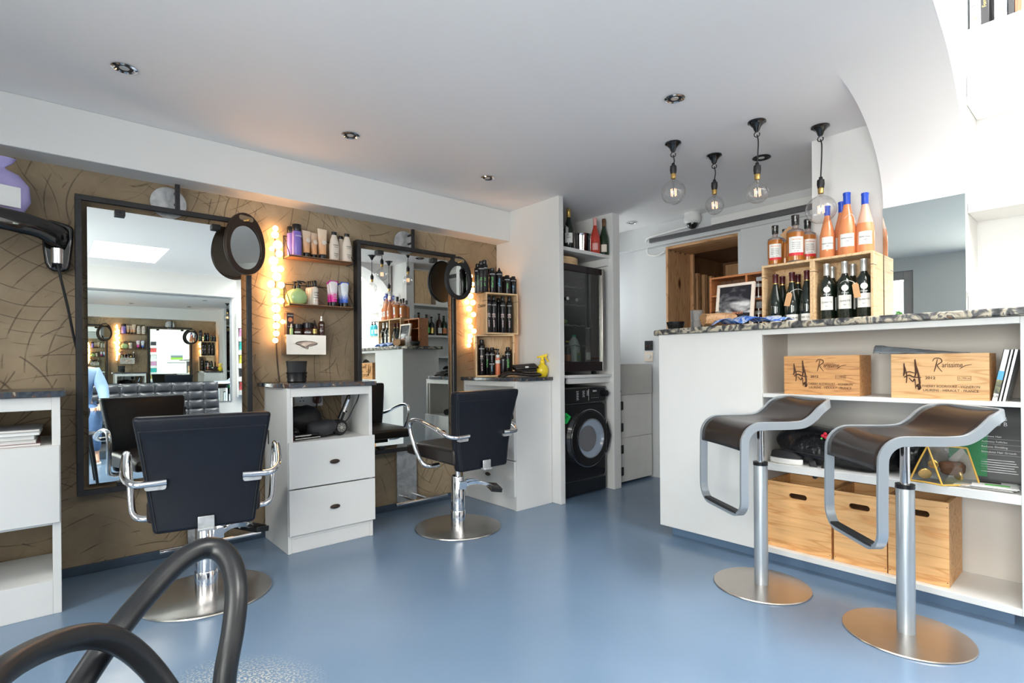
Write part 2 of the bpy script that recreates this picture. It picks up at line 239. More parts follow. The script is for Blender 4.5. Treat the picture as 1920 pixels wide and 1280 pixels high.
# ------------------------------------------------------------------ mesh builder
class MB:
    def __init__(s, m=None): s.v = []; s.f = []; s.mi = []; s.M = m or Matrix(); s.cur = 0
    def add(s, vs, fs):
        k = len(s.v); s.v += [tuple(s.M @ Vector(v)) for v in vs]; s.f += [tuple(i + k for i in f) for f in fs]; s.mi += [s.cur] * len(fs)
        return s
    def box(s, x0, x1, y0, y1, z0, z1):
        x0, x1 = sorted((x0, x1)); y0, y1 = sorted((y0, y1)); z0, z1 = sorted((z0, z1))
        return s.add([(x0, y0, z0), (x1, y0, z0), (x1, y1, z0), (x0, y1, z0), (x0, y0, z1), (x1, y0, z1), (x1, y1, z1), (x0, y1, z1)],
                     [(0, 3, 2, 1), (4, 5, 6, 7), (0, 1, 5, 4), (1, 2, 6, 5), (2, 3, 7, 6), (3, 0, 4, 7)])
    def hexa(s, b, t):
        return s.add(list(b) + list(t), [(0, 3, 2, 1), (4, 5, 6, 7), (0, 1, 5, 4), (1, 2, 6, 5), (2, 3, 7, 6), (3, 0, 4, 7)])
    def cyl(s, p0, p1, r0, r1=None, n=20, caps=True):
        return s.tube([p0, p1], [r0, r0 if r1 is None else r1], n, caps=caps)
    def tube(s, pts, r, n=10, closed=False, caps=True, flat=None, normals=None):
        P = [Vector(p) for p in pts]; m = len(P); R = r if isinstance(r, (list, tuple)) else [r] * m
        vs = []; prev = None
        for i, p in enumerate(P):
            if closed: t = P[(i + 1) % m] - P[i - 1]
            else: t = P[min(i + 1, m - 1)] - P[max(i - 1, 0)]
            if t.length < 1e-9: t = Vector((0, 0, 1))
            t.normalize()
            if normals: a = Vector(normals[i])
            elif prev is None: a = Vector((0, 0, 1)) if abs(t.z) < 0.9 else Vector((1, 0, 0))
            else: a = prev
            a = a - t * a.dot(t)
            if a.length < 1e-6: a = t.orthogonal()
            a.normalize(); prev = a; b = t.cross(a)
            if flat:
                w, h = flat[0] / 2, flat[1] / 2
                vs += [p + b * w + a * h, p - b * w + a * h, p - b * w - a * h, p + b * w - a * h]
            else:
                vs += [p + (a * cos(2 * pi * k / n) + b * sin(2 * pi * k / n)) * R[i] for k in range(n)]
        if flat: n = 4
        fs = []
        for i in range(m if closed else m - 1):
            j = (i + 1) % m
            for k in range(n): fs.append((i * n + k, i * n + (k + 1) % n, j * n + (k + 1) % n, j * n + k))
        if caps and not closed: fs += [tuple(range(n - 1, -1, -1)), tuple((m - 1) * n + k for k in range(n))]
        return s.add(vs, fs)
    def lathe(s, prof, n=24, c=(0, 0, 0), sx=1, sy=1, a0=0, a1=2 * pi):
        full = abs(a1 - a0 - 2 * pi) < 1e-6; q = n if full else n + 1
        vs = [(c[0] + r * sx * cos(a0 + (a1 - a0) * k / n), c[1] + r * sy * sin(a0 + (a1 - a0) * k / n), c[2] + z) for r, z in prof for k in range(q)]
        fs = []
        for i in range(len(prof) - 1):
            for k in range(n if full else n):
                k2 = (k + 1) % q if full else k + 1
                fs.append((i * q + k, i * q + k2, (i + 1) * q + k2, (i + 1) * q + k))
        if full:
            if prof[0][0] > 1e-5: fs.append(tuple(range(n - 1, -1, -1)))
            if prof[-1][0] > 1e-5: fs.append(tuple((len(prof) - 1) * q + k for k in range(n)))
        return s.add(vs, fs)
    def sph(s, c, r, n=16, sc=(1, 1, 1)):
        h = n // 2
        return s.lathe([(max(1e-6, r * sin(pi * i / h)), -r * cos(pi * i / h) * sc[2]) for i in range(h + 1)], n, c, sc[0], sc[1])
    def prism(s, poly, a0, a1, axis='z'):
        n = len(poly)
        def q(p, a): return {'z': (p[0], p[1], a), 'y': (p[0], a, p[1]), 'x': (a, p[0], p[1])}[axis]
        vs = [q(p, a0) for p in poly] + [q(p, a1) for p in poly]
        return s.add(vs, [tuple(range(n - 1, -1, -1)), tuple(range(n, 2 * n))] + [(i, (i + 1) % n, n + (i + 1) % n, n + i) for i in range(n)])
    def ring(s, outer, inner, a0, a1, axis='y'):
        n = len(outer)
        def q(p, a): return {'z': (p[0], p[1], a), 'y': (p[0], a, p[1]), 'x': (a, p[0], p[1])}[axis]
        vs = [q(p, a0) for p in outer] + [q(p, a0) for p in inner] + [q(p, a1) for p in outer] + [q(p, a1) for p in inner]
        fs = []
        for i in range(n):
            j = (i + 1) % n
            fs += [(i, j, n + j, n + i), (2 * n + i, 3 * n + i, 3 * n + j, 2 * n + j), (i, 2 * n + i, 2 * n + j, j), (n + i, n + j, 3 * n + j, 3 * n + i)]
        return s.add(vs, fs)
    def grid(s, fn, nu, nv, thick=0.0):
        P = [[Vector(fn(i / nu, j / nv)) for j in range(nv + 1)] for i in range(nu + 1)]
        vs = [p for row in P for p in row]; w = nv + 1
        fs = [(i * w + j, (i + 1) * w + j, (i + 1) * w + j + 1, i * w + j + 1) for i in range(nu) for j in range(nv)]
        return s.add(vs, fs)
    def build(s, name, m, parent=None, bevel=0, seg=2, smooth=True, ang=35, loc=None, sub=0, solid=0, mats=None):
        me = bpy.data.meshes.new(name); me.from_pydata(s.v, [], s.f)
        for x in (mats or [m]): me.materials.append(M[x] if isinstance(x, str) else x)
        if mats: me.polygons.foreach_set('material_index', s.mi)
        me.validate()
        import bmesh
        b = bmesh.new(); b.from_mesh(me); bmesh.ops.recalc_face_normals(b, faces=b.faces); b.to_mesh(me); b.free()
        if smooth:
            me.polygons.foreach_set('use_smooth', [True] * len(me.polygons))
            try: me.set_sharp_from_angle(angle=radians(ang))
            except Exception: pass
        o = bpy.data.objects.new(name, me); COL.objects.link(o)
        if parent: o.parent = parent
        if loc: o.location = loc
        if solid:
            q = o.modifiers.new('solid', 'SOLIDIFY'); q.thickness = solid; q.offset = 0
        if bevel:
            q = o.modifiers.new('bevel', 'BEVEL'); q.width = bevel; q.segments = seg; q.limit_method = 'ANGLE'; q.angle_limit = radians(40); q.harden_normals = False
        if sub:
            q = o.modifiers.new('sub', 'SUBSURF'); q.levels = sub; q.render_levels = sub
        return o
def tag(o, label=None, cat=None, group=None, kind=None):
    if label: o['label'] = label
    if cat: o['category'] = cat
    if group: o['group'] = group
    if kind: o['kind'] = kind
    return o
def thing(name, label, cat, loc=(0, 0, 0), rz=0, group=None, rot=None):
    o = bpy.data.objects.new(name, None); COL.objects.link(o); o.empty_display_size = 0.05
    o.location = loc; o.rotation_euler = rot or (0, 0, rz); return tag(o, label, cat, group)
def struct(name, mb, m, **k):
    o = mb.build(name, m, **k); o['kind'] = 'structure'; return o
def copy_tree(o, parent=None):
    c = o.copy(); COL.objects.link(c); c.parent = parent
    for ch in list(o.children): copy_tree(ch, c)
    return c
def facing(x, y, extra=0): return atan2(-y, -x) + pi / 2 + extra
TC = {}
def text(s, size, m, parent, loc=(0, 0, 0), rot=(pi / 2, 0, 0), wrap=None, vertical=False, sx=1.0, name='lettering', align='CENTER', ext=0.0004, bold=0.0):
    key = (s, size, m, wrap, vertical, sx, align, bold)
    if key not in TC:
        cu = bpy.data.curves.new(name, 'FONT'); cu.body = s; cu.size = size; cu.align_x = align; cu.align_y = 'CENTER'; cu.extrude = ext; cu.offset = bold; cu.resolution_u = 3
        t = bpy.data.objects.new(name, cu); COL.objects.link(t)
        bpy.context.view_layer.update()
        me = bpy.data.meshes.new_from_object(t.evaluated_get(bpy.context.evaluated_depsgraph_get()))
        bpy.data.objects.remove(t); bpy.data.curves.remove(cu)
        me.name = name
        for v in me.vertices:
            x, y, z = v.co; x *= sx
            if vertical: x, y = -y, x
            if wrap: a = x / wrap; v.co = ((wrap + z) * sin(a), y, (wrap + z) * cos(a) - wrap)
            else: v.co = (x, y, z)
        me.materials.clear(); me.materials.append(M[m]); TC[key] = me
    o = bpy.data.objects.new(name, TC[key]); COL.objects.link(o); o.parent = parent; o.location = loc; o.rotation_euler = rot
    return o
def arc(cx, cy, r, a0, a1, n): return [(cx + r * cos(a0 + (a1 - a0) * i / n), cy + r * sin(a0 + (a1 - a0) * i / n)) for i in range(n + 1)]
def rrect(x0, x1, y0, y1, r, n=5):
    return arc(x1 - r, y0 + r, r, -pi / 2, 0, n) + arc(x1 - r, y1 - r, r, 0, pi / 2, n) + arc(x0 + r, y1 - r, r, pi / 2, pi, n) + arc(x0 + r, y0 + r, r, pi, 1.5 * pi, n)
def smooth_path(pts, n=6, closed=False):
    P = [Vector(p) for p in pts]; m = len(P); out = []
    for i in range(m if closed else m - 1):
        if closed: a, b, c, d = P[i - 1], P[i], P[(i + 1) % m], P[(i + 2) % m]
        else: a, b, c, d = P[max(i - 1, 0)], P[i], P[i + 1], P[min(i + 2, m - 1)]
        for k in range(n):
            t = k / n
            out.append(0.5 * ((2 * b) + (c - a) * t + (2 * a - 5 * b + 4 * c - d) * t * t + (3 * b - a - 3 * c + d) * t ** 3))
    if not closed: out.append(P[-1])
    return out
def blob(mb, c, r, amp=0.25, freq=6, n=28, seed=0, power=2.6, rot=0, flat=None):
    h = n // 2; vs = []; R = Matrix.Rotation(rot, 3, 'Z')
    for i in range(h + 1):
        for k in range(n):
            a = 2 * pi * k / n; e = -pi / 2 + pi * i / h
            d = Vector((cos(e) * cos(a), cos(e) * sin(a), sin(e)))
            q = (abs(d.x) ** power + abs(d.y) ** power + abs(d.z) ** power) ** (-1 / power)
            p = Vector((d.x * q * r[0], d.y * q * r[1], d.z * q * r[2]))
            nz = noise.noise(p * freq + Vector((seed, seed * 1.7, 3.1))); nz2 = noise.noise(p * freq * 2.7 + Vector((5.1, seed, 1)))
            p = p * (1 + amp * nz + amp * 0.35 * nz2)
            if flat is not None and p.z < -flat: p.z = -flat
            vs.append(R @ p + Vector(c))
    fs = [(i * n + k, i * n + (k + 1) % n, (i + 1) * n + (k + 1) % n, (i + 1) * n + k) for i in range(h) for k in range(n)]
    mb.add(vs, fs); return mb
# ------------------------------------------------------------------ the room
CXE = [(2.0, .405), (2.3, .424), (2.6, .445), (2.9, .463), (3.225, .478)]     # edge where the ceiling opens into the bar skylight
def edgeY(x):
    for (a, ya), (b, yb) in zip(CXE, CXE[1:]):
        if x <= b: return ya + (yb - ya) * (x - a) / (b - a)
    return CXE[-1][1]
XL, YR, YW = -1.35, -1.55, 3.44
struct('floor', MB().box(XL, 5.3, YR, 3.6, -0.08, 0), 'floor')
struct('wall_left', MB().box(XL - .12, XL, 2.55, 3.6, 0, ZC).box(XL - .12, XL, 1.0, 1.65, 0, ZC).box(XL - .12, XL, 1.65, 2.55, 2.12, ZC).box(XL - .12, XL, -1.1, 1.0, 0, .45).box(XL - .12, XL, -1.1, 1.0, 2.15, ZC).box(XL - .12, XL, YR, -1.1, 0, ZC), 'wall')
struct('wall_back', MB().box(XL, 2.835, YW, YW + .12, 0, 2.03), 'plaster')
struct('wall_beam', MB().box(XL, 2.835, 3.27, YW + .12, 2.03, ZC), 'wall', bevel=.004)
struct('wall_return', MB().box(2.835, 2.885, 2.72, YW + .12, 0, ZC), 'wall', bevel=.003)
struct('wall_alcove', MB().box(2.885, 3.62, YW, YW + .12, 0, ZC).box(4.12, 4.28, YW, YW + .12, 0, ZC).box(3.62, 4.12, YW, YW + .12, 0, 1.2).box(3.62, 4.12, YW, YW + .12, 2.0, ZC), 'wall')
w3 = struct('added_window', MB().box(3.62, 3.66, YW + .03, YW + .08, 1.2, 2.0).box(4.08, 4.12, YW + .03, YW + .08, 1.2, 2.0).box(3.66, 4.08, YW + .03, YW + .08, 1.2, 1.24).box(3.66, 4.08, YW + .03, YW + .08, 1.96, 2.0), 'wall')  # unseen window and its wall opening, added to let the kitchen fill through
MB().box(3.66, 4.08, YW + .05, YW + .056, 1.24, 1.96).build('pane', 'pane', w3)
struct('wall_alcove_side', MB().box(3.50, 3.59, 2.75, YW, 0, ZC), 'wall', bevel=.002)
struct('wall_rear', MB().box(XL, 5.3, YR - .12, YR, 0, ZC), 'wall')
struct('wall_rear_beam', MB().box(XL, 2.0, YR, YR + .17, 2.0, ZC), 'wall')
# kitchen wall with the timber-lined opening
kw = MB().box(4.16, 4.28, 2.677, YW, 0, ZC).box(4.16, 4.28, 1.2, 2.677, 0, 1.08).box(4.16, 4.28, 1.2, 2.677, 2.067, ZC).box(4.16, 4.28, 1.2, 2.02, 1.08, 2.067).box(4.16, 4.28, YR, 1.2, 0, ZC)
struct('wall_kitchen', kw, 'grey_wall')
struct('trim_1', MB().box(4.10, 4.16, 1.2, YW, 2.078, ZC), 'grey_wall', bevel=.003)
# ceiling with two skylight openings
cl = MB()
zt = ZC + .10
xs0, xs1, ys0, ys1 = 0.35, 0.97, -0.78, 0.22
cl.box(XL, xs0, YR, 3.6, ZC, zt).box(xs0, xs1, YR, ys0, ZC, zt).box(xs0, xs1, ys1, 3.6, ZC, zt).box(xs1, 2.0, YR, 3.6, ZC, zt)
cl.prism([(2.0, 3.6), (2.0, .405)] + CXE[1:] + [(3.245, .478), (3.245, 3.6)], ZC, zt)
cl.box(3.245, 5.3, .478, 3.6, ZC, zt).box(3.33, 5.3, YR, .478, ZC, zt).box(2.0, 3.33, YR, -1.25, ZC, zt)
struct('ceiling', cl, 'ceil', smooth=False)
# curved cove between the two planes
cv = MB()
A_, B_ = 0.695, 0.46
def ell(u): a = pi / 2 * u; return (2.53 + A_ * sin(a), 1.81 + B_ * cos(a))
n = 28
vs = []; 
for i in range(n + 1):
    x, z = ell(i / n); vs += [(x, edgeY(x), z), (x, .805, z), (x, edgeY(x), ZC + .10), (x, .805, ZC + .10)]
fs = []
for i in range(n):
    a, b = 4 * i, 4 * i + 4
    fs += [(a, a + 1, b + 1, b), (a, b, b + 2, a + 2), (a + 1, a + 3, b + 3, b + 1), (a + 2, b + 2, b + 3, a + 3)]
cv.add(vs, fs)
struct('ceiling_cove', cv, 'ceil', ang=60)
# bar wall (X = 3.245) and the shelf recess under the skylight
struct('wall_bar', MB().box(3.245, 3.33, .478, 1.147, 0, ZC).box(3.245, 3.33, .478, .50, ZC, 3.3).box(2.0, 3.33, .50, .58, zt, 3.3), 'wall')
sb = MB().box(3.50, 3.56, YR, .478, 0, 3.3).box(3.33, 3.50, .478, .50, 0, 3.3).box(1.92, 2.0, -1.33, .58, zt, 3.3).box(2.0, 3.56, -1.33, -1.25, zt, 3.3)
struct('wall_shelf_recess', sb, 'wall')
sk = MB().box(xs0 - .06, xs0, ys0, ys1, zt, 2.7).box(xs1, xs1 + .06, ys0, ys1, zt, 2.7).box(xs0 - .06, xs1 + .06, ys0 - .06, ys0, zt, 2.7).box(xs0 - .06, xs1 + .06, ys1, ys1 + .06, zt, 2.7)
struct('wall_skylight_shaft', sk, 'wall')
w1 = struct('window_1', MB().box(xs0, xs1, ys0, ys0 + .05, 2.55, 2.62).box(xs0, xs1, ys1 - .05, ys1, 2.55, 2.62).box(xs0, xs0 + .05, ys0 + .05, ys1 - .05, 2.55, 2.62).box(xs1 - .05, xs1, ys0 + .05, ys1 - .05, 2.55, 2.62), 'ply')
MB().box(xs0 + .05, xs1 - .05, ys0 + .05, ys1 - .05, 2.58, 2.586).build('pane', 'pane', w1)
MB().box(.62, .80, ys1 - .08, ys1 - .05, 2.49, 2.53).build('window_handle', 'cab', w1)
M['door_paint'] = mat('grey door paint', (0.42, 0.38, 0.37), 0.5)
d1 = struct('door_1', MB().box(XL - .08, XL - .02, 1.65, 1.75, 0, 2.12).box(XL - .08, XL - .02, 2.45, 2.55, 0, 2.12).box(XL - .08, XL - .02, 1.75, 2.45, 2.02, 2.12).box(XL - .08, XL - .02, 1.75, 2.45, 0, .2), 'door_paint', bevel=.004)
MB().box(XL - .055, XL - .048, 1.75, 2.45, .2, 2.02).build('pane', 'pane', d1)
MB().box(XL - .02, XL + .03, 1.68, 1.70, 1.0, 1.12).box(XL + .015, XL + .03, 1.68, 1.80, 1.05, 1.07).build('door_handle', 'chrome', d1)
w2 = struct('window_2', MB().box(XL - .09, XL - .03, -1.1, -1.02, .45, 2.15).box(XL - .09, XL - .03, .92, 1.0, .45, 2.15).box(XL - .09, XL - .03, -1.02, .92, 2.07, 2.15).box(XL - .09, XL - .03, -1.02, .92, .45, .53).box(XL - .09, XL - .03, -.09, -.01, .53, 2.07), 'door_paint', bevel=.004)
MB().box(XL - .065, XL - .058, -1.02, -.09, .53, 2.07).box(XL - .065, XL - .058, -.01, .92, .53, 2.07).build('pane', 'pane', w2)
# skirtings
struct('baseboard_back', MB().box(XL, 2.48, YW - .018, YW, 0, .045), 'skirt', bevel=.003)
# outside the door: terrace, planted bank
M['stone'] = mat('pale terrace stone', (0.55, 0.53, 0.50), 0.8, var=0.15, scale=4)
M['leaf'] = mat('green leaves', (0.10, 0.28, 0.05), 0.6, var=0.4, scale=10)
struct('terrace', MB().box(-6, XL - .12, -3, 6, -.1, 0), 'stone')
rk = thing('rockery_bank', 'planted garden bank with pale stone slabs seen beyond the glazed door', 'garden bank', (-3.2, 2.4, 0))
b = MB()
for i in range(5): b.box(-.35 - .28 * i, .0 - .28 * i, -1.2, 1.4, 0, .28 + .26 * i)
b.build('stone_step', 'stone', rk, bevel=.02)
for i, (y, x, z, s) in enumerate([(-.9, .0, .45, .30), (-.2, -.3, .85, .34), (.6, -.1, .6, .32), (1.1, -.5, 1.1, .4), (.1, -.8, 1.45, .42), (-.9, -.8, 1.4, .4)]):
    lf = MB(); rr = random.Random(i)
    for k in range(160):
        d = Vector((rr.gauss(0, 1), rr.gauss(0, 1), rr.gauss(0, 1))).normalized() * s * rr.uniform(.5, 1)
        q = Euler((rr.uniform(0, 6), rr.uniform(0, 6), rr.uniform(0, 6))).to_matrix(); c = Vector((x, y, z)) + d
        lf.add([c + q @ Vector(p) for p in ((-.05, 0, 0), (0, -.022, .006), (.05, 0, 0), (0, .022, .006))], [(0, 1, 2, 3)])
    lf.build('shrub', 'leaf', rk)
# ------------------------------------------------------------------ styling stations
def drawer_front(parent, x0, x1, z0, z1, y, knob=True):
    d = MB().box(x0, x1, y - .018, y, z0, z1).build('drawer', 'cab', parent, bevel=.002)
    if knob:
        kx, kz = (x0 + x1) / 2, (z0 + z1) / 2 + .0
        k = MB(); k.sph((kx, y - .026, kz), .03, 14, (1, .38, .42)); k.sph((kx, y - .036, kz), .02, 12, (1, .3, .25)); k.cyl((kx, y - .03, kz), (kx, y - .016, kz), .006)
        k.build('knob', 'rust', d)
    return d
def station(name, label, loc, w, d, rz=0, chamfer=0):
    """unit with an open niche above two drawers; local x = width, y = depth (front at 0), worktop a part"""
    r = thing(name, label, 'styling cabinet', loc, rz)
    t = .02
    b = MB().box(0, t, .0, d, 0, .912).box(w - t, w, .0, d, 0, .912).box(t, w - t, .0, d, .59, .61).box(t, w - t, .002, .03, .862, .912).box(t, w - t, .03, d, .895, .912)
    b.box(t, w - t, .006, .02, 0, .10).box(t, w - t, .0, d - .02, .08, .10).box(t, w - t, d - .02, d - .01, 0, .60).box(t, t + .012, .0, .02, .61, .862)
    b.build('body', 'cab', r, bevel=.0015)
    drawer_front(r, .003, w + .008, .357, .612, 0); drawer_front(r, .003, w + .008, .10, .350, 0)
    e = .022
    poly = [(-e - .02, d - .012), (-e - .02, .06), (-e + .03, -e), (w + e - .0, -e), (w + e, d - .012)] if chamfer == 0 else [(-e - .03, d - .012), (-e, .10), (.0, -e), (w + .01, -e), (w + .01, d - .012)]
    wt = MB().prism(poly, .913, .938, 'z').build('worktop', 'wtop', r, bevel=.003)
    return r
st2 = station('styling_cabinet', 'white two-drawer styling cabinet between the two big mirrors, niche crammed with dryers', (.987, 3.013, 0), .503, .405)
# corner cabinet: its drawers look towards -X
r = thing('styling_cabinet', 'white styling cabinet in the corner below the stacked crates', 'styling cabinet', (2.478, 2.807, 0))
W3, D3 = .62, .352     # along Y, along X
b = MB().box(0, D3, 0, .02, 0, .912).box(0, D3, W3 - .02, W3, 0, .912).box(.0, D3, .02, W3 - .02, .59, .61).box(.0, D3, .02, W3 - .02, .875, .912).box(.008, .02, .02, W3 - .02, 0, .10).box(.01, .03, .02, .04, .61, .875).box(D3 - .012, D3, .02, W3 - .02, 0, .90)
b.build('body', 'cab', r, bevel=.0015)
for z0, z1 in ((.357, .612), (.10, .350)):
    dr = MB().box(-.018, 0, .003, W3 - .003, z0, z1).build('drawer', 'cab', r, bevel=.002)
    k = MB(); kz = (z0 + z1) / 2; k.sph((-.028, W3 / 2 - .02, kz), .03, 14, (.38, 1, .42)); k.cyl((-.03, W3 / 2 - .02, kz), (-.016, W3 / 2 - .02, kz), .006); k.build('knob', 'rust', dr)
MB().prism([(-.03, W3 + .0), (-.03, .10), (.03, -.022), (D3 - .001, -.022), (D3 - .001, W3 + .0)], .913, .938).build('worktop', 'wtop', r, bevel=.003)
# left station: open shelf, fixed white panel, open base
r = thing('styling_cabinet', 'white open styling unit at the left edge holding magazines', 'styling cabinet', (-.62, 2.963, 0))
w, d = .66, .44
b = MB().box(0, .028, 0, d, 0, .912).box(w - .028, w, 0, d, 0, .912).box(.028, w - .028, 0, .02, .858, .912).box(.028, w - .028, .02, d, .893, .912).box(.028, w - .028, 0, d, .69, .71)
b.box(.028, w - .028, 0, d, .375, .392).box(.028, w - .028, 0, .02, 0, .142).box(.028, w - .028, .02, d, .122, .142)
b.build('body', 'cab', r, bevel=.0015)
MB().box(.004, w - .004, -.014, 0, .385, .708).build('front_panel', 'cab', r, bevel=.0015)
MB().prism([(-.02, d), (-.02, -.02), (w + .012, -.02), (w + .02, .05), (w + .02, d)], .913, .938).build('worktop', 'wtop', r, bevel=.002)
# magazines lying on it
mg = [('silver covered magazine topmost on the pile in the left cabinet', (.30, .30, .32), .006), ('white magazine second from the top of the left cabinet pile', (.75, .74, .70), .008), ('thick cream catalogue mid pile in the left cabinet', (.66, .62, .52), .012), ('white catalogue under the cream one in the left cabinet', (.70, .70, .68), .01), ('dark edged magazine at the bottom of the left cabinet pile', (.25, .10, .12), .007)]
z = .7105
for i, (lb, c, th) in enumerate(reversed(mg)):
    th *= 1.55
    o = thing('magazine', lb, 'magazine', (-.30 + random.uniform(-.02, .02), 3.16 + random.uniform(-.015, .02), z), random.uniform(-.04, .04), 'magazines piled in the left cabinet')
    MB().box(-.28, .28, -.17, .13, .001, th - .0015).build('pages', 'paper', o)
    mm = mat('magazine cover %d' % i, c, .35, var=.7, scale=14)
    MB().box(-.282, .282, -.172, .13, th - .0015, th).box(-.282, .282, -.172, .13, 0, .001).build('cover', mm, o)
    z += th + .0003
# ------------------------------------------------------------------ big framed mirrors
def wall_mirror(label, x0, x1, z0, z1, Y):
    r = thing('wall_mirror', label, 'mirror', ((x0 + x1) / 2, Y, z0)); w = (x1 - x0) / 2; h = z1 - z0; t = .026
    fr = MB().box(-w, w, -.012, .012, h - t, h).box(-w, w, -.012, .012, 0, t).box(-w, -w + t, -.012, .012, t, h - t).box(w - t, w, -.012, .012, t, h - t)
    # back flange of the angle iron
    fr.box(-w, -w + .006, .012, .05, 0, h).box(w - .006, w, .012, .05, 0, h).box(-w, w, .012, .05, h - .006, h).box(-w, w, .012, .05, 0, .006)
    fr.build('frame', 'iron', r, bevel=.0015)
    g = .022
    MB().box(-w + t + g, w - t - g, .028, .034, t + g, h - t - g).build('mirror_glass', 'mirror', r)
    for sx in (-1, 1):
        for zz in (h - t - .02, t - .01):
            cx = sx * (w - .18)
            c = MB().box(cx - .022, cx + .022, .0, .027, zz - (.03 if zz > .5 else 0), zz + (.0 if zz > .5 else .03)).box(cx - .004, cx + .004, -.006, .0, zz - .018 if zz > .5 else zz + .01, zz - .010 if zz > .5 else zz + .018)
            c.build('clip', 'iron', r, bevel=.002)
    dk = MB().cyl((.0, .062, h + .045), (.0, .072, h + .045), .085, n=40); dk.build('wall_plate', 'galv', r)
    for sx in (-1, 1): MB().cyl((sx * .035, .054, h + .01), (sx * .035, .064, h + .01), .007, n=10).build('bolt', 'brass', r)
    st = MB().box(.02, .042, -.012, .006, h - .002, h + .135).cyl((.031, 0, h + .04), (.031, .065, h + .04), .008, n=10).cyl((.031, 0, h + .10), (.031, .065, h + .10), .008, n=10)
    st.build('hanger', 'iron', r, bevel=.001)
    return r
wall_mirror('tall iron framed mirror on the left, behind the nearer barber chair', .105, .905, .405, 1.885, 3.365)
wall_mirror('tall iron framed mirror on the right, behind the farther barber chair', 1.56, 2.36, .425, 1.875, 3.365)
def foot_rest(label, x0, x1, cx, hgt):
    r = thing('wall_footrest', label, 'footrest', (cx, YW, .05))
    MB().prism(rrect(-.08, .08, 0, hgt, .02), -.03, -.022, 'y').build('back_plate', 'galv', r)
    for s in (-.05, .05): MB().cyl((s, -.03, .05), (s, -.24, .05), .009, n=12).build('arm', 'chrome', r)
    MB().cyl((x0 - cx, -.24, .05), (x1 - cx, -.24, .05), .011, n=14).build('rail', 'chrome', r)
    return r
foot_rest('brushed wall plate with chrome foot rail below the right mirror', 1.75, 2.16, 1.955, .42)
foot_rest('cream wall plate with chrome foot rail behind the nearer barber chair', .42, .90, .66, .16)
# ------------------------------------------------------------------ oval hand mirrors hung on the frame corners
def hand_mirror(label, X, Y, Z, yaw, rx, rz_, frame):
    r = thing('hand_mirror', label, 'hand mirror', (X, Y, Z), yaw)
    n = 56; outer = []; inner = []
    for i in range(n):
        a = 2 * pi * i / n; c, s_ = cos(a), sin(a)
        ex = 1.0; ez = 1.26 if s_ > 0 else 1
        outer.append(((rx + .03) * c * ex, (rz_ + .032) * s_ * ez)); inner.append((rx * c, rz_ * s_))
    # ring with a slot-shaped hand hole
    MB().ring(outer, inner, -.012, .010, 'y').build('rim', frame, r, bevel=.004)
    MB().prism([(p[0] * .985, p[1] * .985) for p in inner], -.004, .006, 'y').build('mirror_face', 'mirror', r)
    MB().prism([(p[0] * .94, p[1] * .94) for p in outer], .008, .022, 'y').build('back_shell', frame, r, bevel=.004)
    zt_ = (rz_ + .032) * 1.26
    MB().prism(rrect(-.045, .045, zt_ - .046, zt_ - .018, .013), -.0135, -.011, 'y').build('hand_slot', 'plaster', r)
    MB().tube(smooth_path([(-.02, -.0, zt_ - .05), (-.005, -.022, zt_ - .045), (.012, -.02, zt_ - .035), (.02, .0, zt_ - .045)], 5), .005, 8).build('hook', 'brass', r)
    return r
hand_mirror('oval hand mirror hung on the left big mirror corner', .853, 3.285, 1.71, radians(23), .098, .124, 'rust')
hand_mirror('oval hand mirror hung on the right big mirror corner', 2.335, 3.285, 1.665, radians(4), .098, .112, 'black_matte')
# ------------------------------------------------------------------ strings of glowing globe bulbs
def bulb_string(label, spots, Y, cord):
    top = at(*spots[0][:2], Y=Y); r = thing('bulb_string', label, 'string light', (top.x, Y, top.z))
    for px, py, rp in spots:
        p = at(px, py, Y=Y + random.uniform(-.008, .008)); d = (p - CAMP).dot(WF); q = rp * d / FPX * .80
        m_ = MB(); m_.sph(p - r.location, q, 16); m_.build('bulb', 'bulb', r, ang=80)
    pts = [at(px, py, Y=Y + .035) - r.location for px, py in cord]
    MB().tube(smooth_path(pts, 5), .0035, 8).build('cord', 'rust', r)
    return r
z4 = [(505, 272, 25), (503, 320, 32), (523, 395, 40), (480, 425, 22), (533, 462, 32), (492, 515, 40), (500, 575, 32), (545, 575, 28), (517, 635, 38), (473, 690, 32), (548, 697, 30), (507, 752, 38), (500, 808, 28), (548, 815, 28), (510, 872, 38), (515, 940, 34), (560, 972, 20), (512, 1002, 30), (512, 1060, 27), (505, 1112, 24)]
bulb_string('left string of glowing globe bulbs beside the small wall shelves', [(390 + x / 4, 360 + y / 4, q / 4) for x, y, q in z4], 3.40, [(515, 425), (517, 500), (516, 560), (518, 640), (520, 680), (524, 716)])
z5 = [(972, 470, 16), (985, 530, 18), (985, 575, 22), (970, 620, 25), (942, 664, 22), (988, 668, 24), (958, 715, 26), (992, 758, 22), (960, 805, 26), (970, 850, 22), (995, 882, 22), (968, 920, 22), (964, 955, 20), (957, 990, 18)]
bulb_string('right string of glowing globe bulbs between mirror and crates', [(640 + x / 4, 400 + y / 4, q / 4) for x, y, q in z5], 3.415, [(884, 515), (882, 560), (880, 620), (872, 650), (873, 690), (868, 712)])
